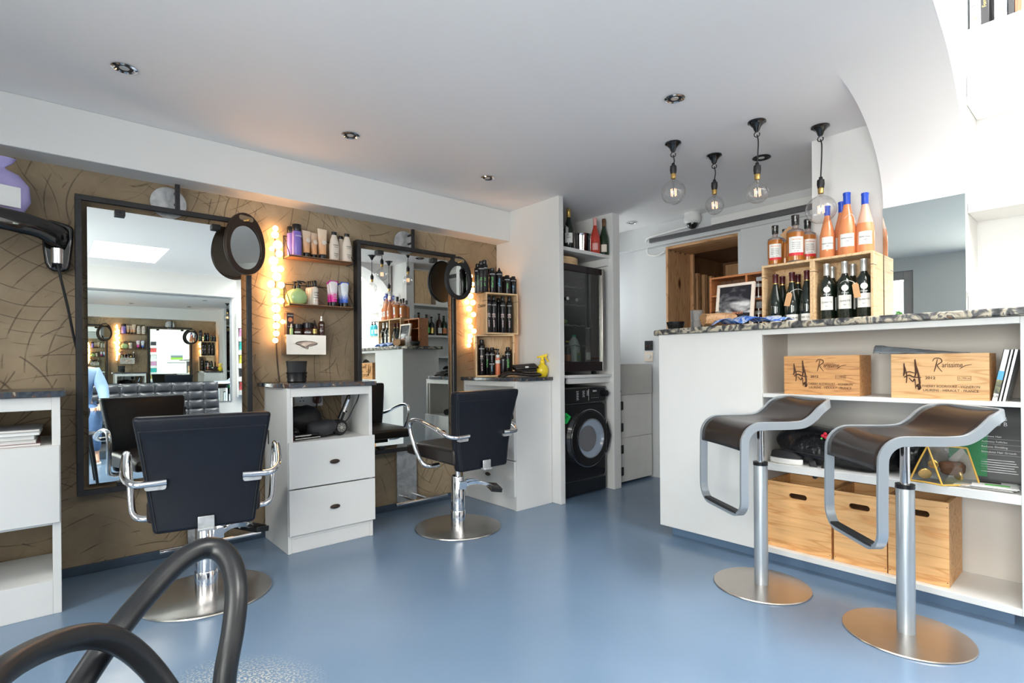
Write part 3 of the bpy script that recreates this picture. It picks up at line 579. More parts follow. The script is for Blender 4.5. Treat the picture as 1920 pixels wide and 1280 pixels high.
# ------------------------------------------------------------------ barber chairs
def barber_chair(label, x, y, rz, lift, pedal):
    r = thing('barber_chair', label, 'barber chair', (x, y, 0), rz)
    R = .27
    MB().lathe([(.0001, 0), (R, 0), (R + .002, .004), (R, .009), (R - .02, .013), (.06, .020), (.0001, .020)], 64).build('base_disc', 'brushed', r)
    cz = .018
    MB().lathe([(.046, cz), (.047, cz + .09), (.045, cz + .094)], 32).build('collar', 'chrome', r)
    MB().lathe([(.043, cz + .09), (.043, .325), (.040, .33), (.0001, .33)], 32).build('column', 'chrome', r)
    MB().cyl((0, 0, .32), (0, 0, .40 + lift), .018).build('piston', 'chrome', r)
    a = pedal
    Rz = Matrix.Rotation(a, 4, 'Z')
    pr = MB(Rz); pr.tube(smooth_path([(.03, -.045, .27), (.09, -.05, .29), (.17, -.045, .275), (.22, -.03, .245)], 5), .009, 8, flat=(.012, .022)); pr.tube(smooth_path([(.03, .045, .27), (.09, .05, .285), (.17, .045, .265), (.22, .03, .235)], 5), .009, 8, flat=(.012, .018)); pr.box(-.0, .05, -.055, .055, .25, .30)
    pl = pr.build('pump_lever', 'chrome', r, bevel=.002)
    pm = MB(Rz @ Matrix.Translation((.235, 0, .238)) @ Matrix.Rotation(radians(8), 4, 'Y')); pm.box(-.035, .035, -.085, .085, -.012, .014)
    for k in range(6): pm.box(-.028 + k * .0105, -.022 + k * .0105, -.07, .07, .014, .018)
    pm.build('pedal', 'black', pl, bevel=.004)
    MB(Rz @ Matrix.Translation((.235, 0, .238))).cyl((0, .085, 0), (0, .105, 0), .010).build('pedal_pin', 'chrome', pl)
    L = lift
    # seat cushion
    s = MB(); 
    def seat(u, v, top):
        x_ = (u - .5) * 2; w_ = .235 + .01 * v; e = 1 - abs(x_) ** 8 * .12
        yy = -.235 + .50 * v; z_ = (.505 + .012 * (1 - x_ ** 2) - .03 * max(0, v - .8) * 5 * .6) if top else (.41 + .02 * v)
        return (x_ * w_ * e, yy, z_ + L)
    nu, nv = 10, 10
    T_ = [seat(i / nu, j / nv, 1) for i in range(nu + 1) for j in range(nv + 1)]; B2 = [seat(i / nu, j / nv, 0) for i in range(nu + 1) for j in range(nv + 1)]
    n_ = len(T_); q = nv + 1; fs = []
    for i in range(nu):
        for j in range(nv):
            a_ = i * q + j; fs += [(a_, a_ + q, a_ + q + 1, a_ + 1), (n_ + a_, n_ + a_ + 1, n_ + a_ + q + 1, n_ + a_ + q)]
    bd = [i * q for i in range(nu + 1)] + [nu * q + j for j in range(1, nv + 1)] + [i * q + nv for i in range(nu - 1, -1, -1)] + [j for j in range(nv - 1, 0, -1)]
    for k in range(len(bd)): a_, b_ = bd[k], bd[(k + 1) % len(bd)]; fs.append((a_, b_, n_ + b_, n_ + a_))
    s.add(T_ + B2, fs); s.build('seat', 'brown_leather', r, bevel=.018, seg=4)
    # backrest: tapered slab leaning slightly back, rolled top
    z0, z1 = .375 + L, .845 + L
    def yb(z): t = (z - z0) / (z1 - z0); return -.235 - .055 * t + .02 * sin(pi * t)
    bk = MB(); N_ = 14; sec = []
    for i in range(N_ + 1):
        t = i / N_; z = z0 + (z1 - z0) * t; w_ = .183 + .062 * t; th = .072 if t < .8 else .072 + .012 * (t - .8) * 5
        th *= 1 if t < .97 else .8
        sec.append([(x_, y_ + yb(z), z + (.004 * (1 - (x_ / w_) ** 2) if t > .9 else 0)) for x_, y_ in rrect(-w_, w_, -th / 2, th / 2, .022, 4)])
    m_ = len(sec[0]); vs = [p for s_ in sec for p in s_]
    fs = [(i * m_ + k, i * m_ + (k + 1) % m_, (i + 1) * m_ + (k + 1) % m_, (i + 1) * m_ + k) for i in range(N_) for k in range(m_)] + [tuple(range(m_ - 1, -1, -1)), tuple(N_ * m_ + k for k in range(m_))]
    bk.add(vs, fs); bo = bk.build('backrest', 'black_leather', r, bevel=.014, seg=4, ang=50)
    # seams
    sm = MB()
    zt2 = z1 - .055
    for z in (zt2,):
        w_ = .183 + .062 * (z - z0) / (z1 - z0); sm.tube([(-w_ + .012, yb(z) - .037, z), (w_ - .012, yb(z) - .037, z)], .0018, 6)
    for sx in (-1, 1):
        sm.tube([(sx * (.183 + .062 * t - .014), yb(z0 + (z1 - z0) * t) - .0365, z0 + (z1 - z0) * t) for t in (.03, .3, .6, .88)], .0018, 6)
    sm.build('seam', 'black_matte', bo)
    MB().box(-.03, .03, -.30, -.10, .372 + L, .384 + L).box(-.03, .03, -.290, -.282, .372 + L, .43 + L).build('seat_bracket', 'galv', r, bevel=.003)
    MB().box(-.09, .09, -.12, .12, .385 + L, .412 + L).build('seat_plate', 'black_matte', r, bevel=.003)
    for sx in (-1, 1):
        z = .585 + L; yk = yb(z) - .042
        P = [(sx * .135, yk - .004, z), (sx * .19, yk - .006, z - .002), (sx * .245, yk + .0, z + .0), (sx * .278, yk + .05, z + .02), (sx * .288, yk + .13, z + .05), (sx * .294, yk + .24, z + .078), (sx * .296, yk + .325, z + .080), (sx * .296, yk + .362, z + .062), (sx * .294, yk + .368, z + .02), (sx * .288, yk + .345, z - .055), (sx * .280, yk + .305, z - .13), (sx * .268, yk + .27, z - .178), (sx * .235, yk + .25, z - .195), (sx * .17, yk + .25, z - .195)]
        ar = MB().tube(smooth_path(P, 6), .0135, 12, flat=None)
        ao = ar.build('armrest', 'chrome', r)
        br = MB().prism(rrect(-.042, .042, -.012, .010, .010), -.006, .006, 'y')
        br.M = Matrix(); bo2 = MB(Matrix.Translation((sx * .172, yk + .002, z - .016))).prism(rrect(-.036, .036, -.014, .012, .010), -.006, .012, 'y')
        for q_ in (-.014, .016): bo2.cyl((q_, -.008, -.002), (q_, -.005, -.002), .006, n=10)
        bo2.build('arm_bracket', 'galv', ao)
    if label.startswith('nearer'):
        MB().box(.236, .240, -.262, -.244, .70 + L, .76 + L).build('fabric_tag', 'black_matte', bo)
    return r
barber_chair('nearer black barber chair seen from behind in front of the left mirror', .540, 2.750, radians(-11), -.005, radians(35))
barber_chair('farther black barber chair in front of the right mirror', 1.965, 2.79, radians(2), .035, radians(-28))
# ------------------------------------------------------------------ wall-mounted gloss-black dryer arm and organza bag
r = thing('wall_dryer_arm', 'gloss black curved swing arm on a wall box at far left', 'hair dryer arm', (0.0, YW, 1.6))
def AW(px, py, Y): return at(px, py, Y=Y) - r.location
bx = []
y0 = 3.40
prof = [(80, 470), (84, 494), (90, 504), (100, 510), (118, 511), (128, 508), (131, 500), (137, 455), (138, 430), (130, 424), (112, 418), (90, 412), (78, 430)]
pp = [AW(px, py, 3.38) for px, py in prof]
MB().prism([(p.x, p.z) for p in pp], -.09, -.002, 'y').build('wall_box', 'gloss_black', r, bevel=.012, seg=4)
am = MB(); L1 = [(135, 428), (110, 419), (78, 408), (40, 395), (0, 386), (-60, 372), (-150, 362)]; L2 = [(128, 470), (100, 466), (72, 444), (40, 440), (0, 428), (-60, 424), (-150, 420)]
rows = []
for i, (a, b2) in enumerate(zip(L1, L2)):
    Yd = 3.33 - .035 * i; t_ = AW(a[0], a[1], Yd); b_ = AW(b2[0], b2[1], Yd); c_ = (t_ + b_) / 2; hz = (t_ - b_).length / 2; tx = (t_ - b_) / 2
    rows.append([c_ + tx * cos(q * 2 * pi / 12) + Vector((0, .022 * sin(q * 2 * pi / 12), 0)) for q in range(12)])
vs = [p for w_ in rows for p in w_]; fs = [(i * 12 + k, i * 12 + (k + 1) % 12, i * 12 + 12 + (k + 1) % 12, i * 12 + 12 + k) for i in range(len(rows) - 1) for k in range(12)] + [tuple(range(12)), tuple(72 + k for k in range(12))]
am.add(vs, fs); am.build('swing_arm', 'gloss_black', r, sub=1)
c0 = AW(107, 466, 3.275); c1 = AW(107, 494, 3.275)
MB().cyl(c0, c1, .022, n=20).build('pivot_barrel', 'chrome', r)
MB().tube(smooth_path([AW(108, 495, 3.30), AW(116, 530, 3.32), AW(128, 580, 3.36), AW(138, 630, 3.40), AW(147, 670, 3.42), AW(152, 720, 3.42), AW(146, 800, 3.425), AW(150, 860, 3.425)], 5), .0055, 8).build('cable', 'black_matte', r)
r = thing('organza_gift_bag', 'lilac organza gift bag propped behind the black dryer arm', 'gift bag', tuple(at(2, 390, Y=3.24)))
M['organza'] = mat('lilac organza', (0.50, 0.44, 0.80), 0.5, trans=0.2, var=.25, scale=12, bump=.4, bscale=25)
m_ = MB(); m_.lathe([(.001, -.0), (.075, .0), (.10, .05), (.095, .12), (.06, .165), (.018, .185), (.014, .192), (.04, .215), (.052, .235), (.03, .232), (.001, .21)], 22, sy=.5)
o = m_.build('bag', 'organza', r)
MB(Matrix.Rotation(.3, 4, 'Z')).box(-.06, .05, -.062, -.05, .01, .10).build('card_box', 'paper', r)
r.location = at(2, 392, Y=3.27)
r.location.z = at(2, 391, Y=3.24).z
r = thing('black_wall_bracket', 'slim black wall bracket behind the lilac bag', 'bracket', tuple(at(31, 395, Y=YW - .01)))
MB().box(-.022, .022, -.012, .0, 0, .125).cyl((0, -.016, .105), (0, -.010, .105), .006).box(-.3, .02, -.10, .0, -.012, -.004).build('plate', 'black', r, bevel=.003)
# ------------------------------------------------------------------ bottles, tubes, cans
def bottle(name, label, cat, loc, prof, mt, cap=None, capm='black', group=None, lab=None, labm='label', txt=None, rz=None, sx=1, sy=1, n=24, pump=None):
    """prof: (r,z) outline of the body; cap: (r,z) outline; lab: (z0,z1,width fraction of turn)"""
    o = MB().lathe([(.0001, 0)] + prof + [(.0001, prof[-1][1])], n, sx=sx, sy=sy).build(name, mt, ang=50)
    o.location = loc; o.rotation_euler = (0, 0, facing(loc[0], loc[1]) if rz is None else rz); tag(o, label, cat, group)
    if cap: MB().lathe([(.0001, cap[0][1])] + cap + [(.0001, cap[-1][1])], n, sx=sx, sy=sy).build('cap', capm, o)
    R = max(r for r, z in prof)
    if lab:
        z0, z1, fr = lab
        R = max([r for r, z in prof if z0 - .002 <= z <= z1 + .002] or [R])
        rf = lambda z: interp(prof, z)
        a0 = -pi / 2 - pi * fr; a1 = -pi / 2 + pi * fr
        MB().lathe([(rf(z0) + .0006, z0), (rf((z0 + z1) / 2) + .0006, (z0 + z1) / 2), (rf(z1) + .0006, z1)], 14, sx=sx, sy=sy, a0=a0, a1=a1).build('label', labm, o)
    for t in (txt or []):
        s, size, tm, z, vert = t[:5]; tsx = t[5] if len(t) > 5 else 1
        rr = interp(prof, z) + .0012
        text(s, size, tm, o, (0, -rr * sy, z), wrap=rr, vertical=vert, sx=tsx)
    if pump:
        z, m_ = pump
        p = MB().cyl((0, 0, z), (0, 0, z + .03), .006, n=10).cyl((0, 0, z + .028), (0, 0, z + .040), .011, n=12).tube([(0, 0, z + .036), (-.022, -.006, z + .037), (-.036, -.01, z + .030)], .005, 8)
        p.cyl((0, 0, z - .004), (0, 0, z + .012), .014, n=14); p.build('pump', m_, o)
    return o
def interp(prof, z):
    for (r0, z0), (r1, z1) in zip(prof, prof[1:]):
        if z0 <= z <= z1 and z1 > z0: return r0 + (r1 - r0) * (z - z0) / (z1 - z0)
    return max(r for r, z in prof)
def tube_bottle(label, loc, w, h, mt, capm, group, lean=0, rz=None, yaw=0, txt=None, tops=None):
    """squeeze tube standing on its cap: round at the cap, flat crimped end on top"""
    o = MB(); N_ = 12; q = 20; vs = []
    for i in range(N_ + 1):
        t = i / N_; z = .028 + (h - .028) * t; a = (w / 2) * (.66 + .36 * t); b_ = (w / 2 * .72) * (1 - t) ** .75 + .0012
        vs += [(a * cos(2 * pi * k / q), b_ * sin(2 * pi * k / q), z) for k in range(q)]
    o.add(vs, [(i * q + k, i * q + (k + 1) % q, (i + 1) * q + (k + 1) % q, (i + 1) * q + k) for i in range(N_) for k in range(q)] + [tuple(range(q - 1, -1, -1)), tuple(N_ * q + k for k in range(q))])
    ob = o.build('squeeze_tube', mt); ob.location = loc; ob.rotation_euler = (lean, 0, (facing(loc[0], loc[1]) if rz is None else rz) + yaw); tag(ob, label, 'tube', group)
    MB().lathe([(w * .32, 0), (w * .34, .004), (w * .32, .028)], 20).build('cap', capm, ob)
    if tops: MB().box(-w * .50, w * .50, -.0022, .0022, h - .014, h + .001).build('crimp', tops, ob)
    for t in (txt or []): text(t[0], t[1], t[2], ob, (0, -w * .36 * (1 - (t[3] / h)) ** .75 - .0035, t[3]), vertical=t[4])
    return ob
def gradmat(name, c0, c1, z0, z1, dots=0):
    m, N, L, b = nm(name); b.inputs['Roughness'].default_value = .3
    tc = N.new('ShaderNodeTexCoord'); sp = N.new('ShaderNodeSeparateXYZ'); L.new(tc.outputs['Object'], sp.inputs[0])
    mr = N.new('ShaderNodeMapRange'); mr.inputs[1].default_value = z0; mr.inputs[2].default_value = z1; L.new(sp.outputs[2], mr.inputs[0])
    v = N.new('ShaderNodeTexVoronoi'); v.inputs['Scale'].default_value = 170; v.inputs['Randomness'].default_value = .35; L.new(tc.outputs['Object'], v.inputs[0])
    a = N.new('ShaderNodeMath'); a.operation = 'MULTIPLY_ADD'; a.inputs[1].default_value = dots; L.new(v.outputs['Distance'], a.inputs[0]); L.new(mr.outputs[0], a.inputs[2])
    r = ramp(N, [(.42, c0), (.62, c1)] if dots else [(.1, c0), (.9, c1)]); L.new(a.outputs[0], r.inputs[0]); L.new(r.outputs[0], b.inputs['Base Color']); return m
M['purple'] = mat('purple bottle', (0.22, 0.16, 0.55), 0.25)
M['peach'] = gradmat('peach tube', (0.80, 0.42, 0.20), (0.85, 0.68, 0.52), .04, .17)
M['cream'] = mat('cream bottle', (0.78, 0.68, 0.58), 0.35)
M['pink_tube'] = gradmat('pink dotted tube', (0.75, 0.02, 0.32), (0.85, 0.80, 0.82), .05, .16, .5)
M['blue_tube'] = gradmat('blue dotted tube', (0.04, 0.14, 0.62), (0.80, 0.84, 0.88), .03, .16, .5)
M['pink_end'] = mat('magenta crimp', (0.62, 0.03, 0.38), .3); M['blue_end'] = mat('blue crimp', (0.03, 0.10, 0.55), .3)
M['lime'] = mat('pale green bottle', (0.50, 0.72, 0.30), 0.15, trans=.2, coat=.5)
M['sage_clear'] = mat('clear bottle with milky fill', (0.72, 0.66, 0.58), 0.15, coat=.4)
M['jar_red'] = mat('dark amber jar', (0.05, 0.012, 0.006), 0.12, coat=.6)
M['carton'] = mat('brown black carton', (0.045, 0.022, 0.018), 0.5)
M['cyan_b'] = mat('cyan bottle', (0.08, 0.50, 0.62), 0.15, trans=.2)
# wire and wood wall shelves
def wall_shelf(label, x0, x1, z, zt_):
    r = thing('wall_shelf', label, 'shelf', ((x0 + x1) / 2, YW, z)); w = (x1 - x0) / 2; d = .11
    MB().box(-w, w, -d, -.002, -.012, .0).build('board', 'shelfwood', r, bevel=.0015)
    wr = MB(); h = zt_ - z
    wr.tube([(-w - .003, -.006, h), (w + .003, -.006, h)], .0028, 6)
    for s in (-1, 1):
        x = s * (w + .004); wr.tube([(x, -.006, h), (x, -.006, -.014), (x, -d - .003, -.014), (x, -d - .003, .004), (x, -.006, h)], .0028, 6)
    wr.tube([(-w - .004, -d - .003, -.008), (w + .004, -d - .003, -.008)], .0028, 6)
    wr.build('wire_bracket', 'iron', r)
    return r
wall_shelf('upper wooden wall shelf carrying purple bottles and peach tubes', 1.117, 1.517, 1.715, 1.845)
wall_shelf('lower wooden wall shelf carrying pink and blue tubes', 1.117, 1.517, 1.417, 1.545)
S1, S2 = 1.7155, 1.4175
pb = [(.024, 0), (.026, .004), (.026, .138), (.024, .144)]
pcap = [(.0245, .146), (.0255, .150), (.0255, .182), (.024, .185)]
bottle('shampoo_bottle', 'tall purple bottle with black cap in front on the upper wall shelf', 'bottle', (gx(558, 3.365), 3.365, S1), [(r * 1.08, z * 1.05) for r, z in pb], 'purple', [(r * 1.08, z * 1.05) for r, z in pcap], txt=[('MATRIX', .012, 'white_txt', .12, False)], rz=.2)
bottle('shampoo_bottle', 'purple bottle half hidden behind the front purple one', 'bottle', (gx(548, 3.41), 3.41, S1), pb, 'purple', pcap, rz=.2)
for px, Y, lb in ((576, 3.375, 'leftmost of the three peach squeeze tubes on the upper shelf'), (590, 3.40, 'middle peach squeeze tube, partly covered by the big one'), (606, 3.365, 'rightmost and largest peach squeeze tube')):
    k = 1.14 if px == 606 else 1
    o = tube_bottle(lb, (gx(px, Y), Y, S1), .058 * k, .168 * k, 'peach', 'black', 'peach squeeze tubes', rz=.15)
    MB().sph((0, -.0225, .105), .016 * k, 14, (1, .25, 1)).build('round_motif', 'cream', o)
cb = [(.030, 0), (.033, .004), (.033, .05), (.034, .10), (.026, .135), (.017, .160), (.016, .166)]
for px, Y, lb, k in ((628, 3.37, 'cream tapered bottle left of the pair on the upper wall shelf', 1.0), (641, 3.415, 'cream bottle behind and between the two front ones', .95), (652, 3.365, 'cream tapered bottle at the right end of the upper wall shelf', 1.0)):
    bottle('conditioner_bottle', lb, 'bottle', (gx(px, Y), Y, S1), [(r * k, z * k) for r, z in cb], 'cream', [(.017 * k, .167 * k), (.018 * k, .170 * k), (.018 * k, .186 * k)], sy=.7, rz=.2, group='cream bottles on the upper wall shelf',
           txt=[('REDKEN', .0115, 'ink', .098, False), ('diamond oil', .006, 'ink', .086, False), ('shampoo', .009, 'ink', .045, False), ('high shine', .007, 'ink', .033, False), ('300 ml', .006, 'ink', .022, False)] if k == 1 else None)
# lower shelf
def round_pump(label, px, Y):
    o = MB(); o.lathe([(.001, 0), (.028, 0), (.046, .012), (.056, .035), (.056, .055), (.046, .078), (.028, .092), (.012, .098), (.012, .106), (.001, .106)], 28, sy=.55)
    b = o.build('pump_bottle', 'lime'); b.location = (gx(px, Y), Y, S2); b.rotation_euler = (0, 0, .1); tag(b, label, 'bottle')
    MB().lathe([(.001, .1), (.013, .1), (.014, .118), (.005, .122), (.005, .136), (.012, .138), (.012, .146), (.001, .148)], 14).tube([(0, 0, .142), (.03, -.004, .143), (.045, -.006, .136)], .0045, 8).build('pump', 'black', b)
round_pump('round lime green pump bottle in front on the lower wall shelf', 560, 3.37); round_pump('round green pump bottle tucked behind the lime one', 553, 3.415)
sp_ = [(.019, 0), (.0205, .004), (.0205, .100), (.018, .110), (.011, .116)]
for i, (px, Y) in enumerate(((579, 3.42), (583, 3.405), (587, 3.385), (591, 3.362))):
    bottle('spray_bottle', ['spray bottle at the very back of the row of four on the lower shelf', 'third spray bottle back from the front on the lower shelf', 'spray bottle just behind the foremost one on the lower shelf', 'foremost clear spray bottle with dark lettering on the lower shelf'][i], 'bottle', (gx(px, Y), Y, S2), sp_, 'sage_clear', [(.010, .117), (.012, .120), (.0115, .150), (.008, .156)], group='row of spray bottles on the lower wall shelf', rz=.15,
           txt=[('total', .016, 'ink', .078, False), ('results', .011, 'ink', .062, False), ('MIRACLE', .010, 'ink', .046, False), ('care 01', .010, 'orange_txt', .028, False)] if i == 3 else None)
tube_bottle('pink dotted tube at the back of the lower wall shelf', (gx(620, 3.40), 3.40, S2), .048, .158, 'pink_tube', 'black', None, rz=.15, tops='pink_end')
tube_bottle('large pink dotted squeeze tube in front on the lower shelf', (gx(626, 3.365), 3.365, S2), .062, .166, 'pink_tube', 'black', None, rz=.15, tops='pink_end', txt=[('color', .012, 'white_txt', .065, False), ('extend', .010, 'white_txt', .053, False)])
tube_bottle('dark blue dotted tube behind the bright blue one', (gx(640, 3.41), 3.41, S2), .048, .158, 'blue_tube', 'black', None, rz=.15, tops='blue_end')
tube_bottle('bright blue dotted squeeze tube at the right end of the lower shelf', (gx(647, 3.37), 3.37, S2), .060, .164, 'blue_tube', 'black', None, rz=.15, tops='blue_end')
# tissue dispenser
r = thing('tissue_dispenser', 'brushed steel tissue dispenser on the wall with a tissue hanging out', 'tissue box', (1.216, YW, 1.105))
hw, hh = .122, .121
fr_ = [];
sl = [(.0 + .068 * cos(a), .068 + .016 * sin(a)) for a in [2 * pi * i / 24 for i in range(24)]]
ou = [(max(-hw, min(hw, 2 * hw * cos(a))), max(0, min(hh, hh / 2 + 2 * hh * sin(a)))) for a in [2 * pi * i / 24 for i in range(24)]]
MB().ring(ou, sl, -.102, -.100, 'y').box(-hw, hw, -.1, -.002, 0, .002).box(-hw, -hw + .002, -.1, -.002, .002, hh - .002).box(hw - .002, hw, -.1, -.002, .002, hh - .002).box(-hw, hw, -.1, -.002, hh - .002, hh).build('case', 'brushed', r)
ts = MB()
def tis(u, v):
    x = -.062 + .124 * u + .012 * sin(v * 7); y = -.104 - .022 * sin(pi * min(1, v * 1.1)) - .005 * sin(u * 13 + v * 3); z = .070 + .012 * sin(u * 3) - .052 * v * (1 - abs(u - .48) * 1.9 if abs(u - .48) < .5 else .05)
    return (x, y, z)
ts.grid(tis, 16, 8); ts.build('tissue', mat('warm lit tissue', (.82, .66, .56), .8), r, solid=.0008)  # warm light falling on the paper is put into the tissue colour
Zt = 1.105 + .1215
car = thing('product_carton', 'tall brown carton with red disc at the left end of the tissue dispenser', 'box', (gx(542, 3.385), 3.385, Zt), .05)
MB().box(-.021, .021, -.021, .021, 0, .134).build('carton', 'carton', car, bevel=.001)
MB().cyl((0, -.0215, .092), (0, -.0222, .092), .014, n=24).build('disc', 'orange_txt', car); text('SEBMAN', .009, 'white_txt', car, (0, -.0217, .118)); text('THE PURIST', .006, 'white_txt', car, (0, -.0217, .05))
bottle('serum_bottle', 'tiny pale yellow green bottle in front of the brown carton', 'bottle', (gx(546.5, 3.352), 3.352, Zt), [(.009, 0), (.010, .003), (.010, .036), (.005, .042)], 'lime', [(.0055, .043), (.006, .046), (.003, .066)], 'cream')
for px, Y, k, lb in ((558, 3.37, 1.0, 'small dark amber jar beside the tiny yellow bottle'), (568, 3.41, .95, 'dark jar standing behind between the two front jars'), (577, 3.37, 1.13, 'larger black lidded jar on the tissue dispenser')):
    bottle('styling_jar', lb, 'jar', (gx(px, Y), Y, Zt), [(.026 * k, 0), (.028 * k, .004), (.028 * k, .036 * k), (.026 * k, .038 * k)], 'jar_red', [(.0285 * k, .039 * k), (.029 * k, .042 * k), (.0285 * k, .066 * k), (.027 * k, .068 * k)], 'black', lab=(.012, .020, .2), txt=[('MATTE', .008, 'ink', .016, False)])
bottle('dropper_bottle', 'small dark bottle with pointed nozzle on the tissue dispenser', 'bottle', (gx(590, 3.37), 3.37, Zt), [(.016, 0), (.017, .003), (.017, .052), (.010, .062)], 'jar_red', [(.011, .063), (.009, .07), (.003, .098)], 'black', lab=(.012, .040, .3), labm='gold', txt=[('OIL', .012, 'ink', .028, False)])
bottle('spray_bottle', 'amber spray bottle with clear nozzle at the right end of the dispenser', 'bottle', (gx(603, 3.37), 3.37, Zt), [(.018, 0), (.0195, .003), (.0195, .080), (.010, .092)], 'jar_red', [(.009, .093), (.009, .105), (.0065, .108), (.0065, .124)], 'silver_cap', txt=[('SEB', .013, 'white_txt', .066, False), ('MAN', .010, 'white_txt', .030, False)])
# neck brush on the middle cabinet
r = thing('neck_brush', 'black bristle neck brush standing on the middle cabinet', 'brush', (gx(556, 3.2), 3.2, .9385))
MB().lathe([(.001, 0), (.050, 0), (.056, .006), (.054, .02), (.058, .030), (.056, .045), (.062, .058), (.001, .06)], 28, sy=.6).build('handle', 'black', r)
MB().lathe([(.056, .058), (.056, .085), (.061, .125), (.001, .126)], 40, sy=.5).build('bristles', 'black_matte', r)
# niche contents (middle cabinet)
NZ = .6105
for x0, x1, lb, kind in ((1.005, 1.06, 'white switch plate at the far left inside the cabinet niche', 0), (1.07, 1.155, 'white single socket plate with a cord plugged in, inside the niche', 1), (1.17, 1.35, 'white double wall socket inside the middle cabinet niche', 2)):
    r = thing('wall_socket', lb, 'socket', ((x0 + x1) / 2, YW - .0, .775)); w = (x1 - x0) / 2
    MB().prism(rrect(-w, w, 0, .086, .006), -.012, -.001, 'y').build('plate', 'cab', r, bevel=.002)
    if kind:
        h_ = MB(); cxs = [-w / 2 if kind == 2 else 0]
        for c in cxs: h_.box(c - .004, c + .004, -.0125, -.011, .056, .068).box(c - .014, c - .007, -.0125, -.011, .034, .040).box(c + .007, c + .014, -.0125, -.011, .034, .040)
        h_.build('socket_holes', 'black_matte', r)
    if kind == 2:
        MB().prism(rrect(.02, .07, .018, .070, .016), -.045, -.012, 'y').build('plug', 'jar_red', r, bevel=.006)
        MB().tube(smooth_path([(.045, -.03, .02), (.03, -.05, -.02), (.02, -.08, -.06), (.05, -.10, -.09), (.09, -.13, -.125)], 5), .0045, 8).build('plug_lead', 'black_matte', r)
    if kind == 1: MB().tube(smooth_path([(.0, -.012, .08), (-.012, -.03, .06), (-.014, -.03, .02), (-.01, -.05, -.03), (.01, -.09, -.09)], 5), .004, 8).build('plug_lead', 'black_matte', r)
def soft(name, label, cat, loc, rad, m, **k):
    o = blob(MB(), (0, 0, 0), rad, **k).build(name, m, ang=80); o.location = loc; tag(o, label, cat); return o
soft('cloth_bag', 'crumpled black bag lying at the back of the cabinet niche', 'bag', (1.20, 3.33, NZ + .088), (.115, .07, .083), 'black_matte', amp=.3, freq=9, seed=3, flat=.086)
soft('storage_pouch', 'soft grey black pouch at the front of the cabinet niche', 'pouch', (1.236, 3.165, NZ + .052), (.078, .065, .050), mat('grey black cloth', (.03, .03, .034), .6, var=.3, scale=20), amp=.3, freq=12, seed=8, flat=.050)
r = thing('hair_dryer', 'black hair dryer in the niche showing its round air grille', 'hair dryer', (1.345, 3.13, NZ + .048), radians(8))
MB().lathe([(.001, -.0), (.040, .0), (.047, .006), (.047, .05), (.040, .09), (.026, .13), (.024, .16), (.001, .16)], 28).build('barrel', 'black', r).rotation_euler = (-pi / 2, 0, 0)
gr = MB(); 
for q in (.010, .018, .026): gr.tube([(q * cos(a), -.004, q * sin(a)) for a in [2 * pi * i / 24 for i in range(24)]], .0016, 6, closed=True)
for i in range(8): a = 2 * pi * i / 8; gr.tube([(0, -.004, 0), (.027 * cos(a), -.004, .027 * sin(a))], .0012, 6)
gr.cyl((0, -.006, 0), (0, -.001, 0), .007).build('air_grille', 'silver_cap', r)
r = thing('curling_iron', 'black and chrome curling iron hanging by its lead at the right of the niche', 'curling iron', (1.355, 3.17, NZ + .095), rot=(radians(6), radians(20), 0))
MB().cyl((0, 0, 0), (0, 0, .045), .017).cyl((0, 0, .045), (0, 0, .15), .014, .012).cyl((0, 0, .15), (0, 0, .19), .008, .006).box(.012, .024, -.006, .006, .05, .06).build('handle', 'black', r, bevel=.001)
MB().box(-.006, .006, -.0155, -.012, .05, .13).build('clamp_lever', 'chrome', r)
MB().tube(smooth_path([(0, 0, .188), (.02, 0, .232), (.045, 0, .22), (.06, 0, .16), (.055, 0, .08), (.045, 0, .01), (.01, .03, -.06)], 5), .0035, 8).build('lead', 'black_matte', r)
r = thing('clip_cone', 'bright pink plastic cone at the left of the niche', 'cone', (1.022, 3.10, NZ)); MB().lathe([(.001, .0), (.034, 0), (.034, .006), (.008, .066), (.001, .068)], 24, sy=.7).build('cone', mat('hot pink', (.85, .03, .16), .4), r)
r = thing('spray_can', 'dark grey can lying slanted at the left of the niche', 'can', (1.065, 3.22, NZ + .055), rot=(radians(112), 0, radians(24)))
MB().lathe([(.001, -.085), (.024, -.085), (.026, -.08), (.026, .07), (.018, .08), (.017, .095), (.001, .095)], 22).build('can_body', 'can', r)
r = thing('hair_straightener', 'flat silver edged straightener lying at the front left of the niche', 'straightener', (1.115, 3.10, NZ + .002), radians(12))
MB().box(-.075, .09, -.016, .016, 0, .012).box(-.075, .085, -.016, .016, .018, .030).build('arms', 'black', r, bevel=.004); MB().box(-.07, .088, -.018, -.016, .004, .010).box(-.07, .03, -.018, -.016, .020, .026).build('edge_trim', 'silver_cap', r)
# corner cabinet niche (seen in the mirror)
r = thing('hair_dryer', 'small black dryer in the corner cabinet niche, seen in the right mirror', 'hair dryer', (2.56, 3.05, NZ + .03), radians(60)); MB().lathe([(.001, -.08), (.024, -.08), (.026, .0), (.018, .08), (.001, .08)], 20).build('barrel', 'black', r).rotation_euler = (pi / 2, 0, 0); MB().box(-.014, .014, -.03, .0, -.029, .01).build('grip', 'black', r, bevel=.004)
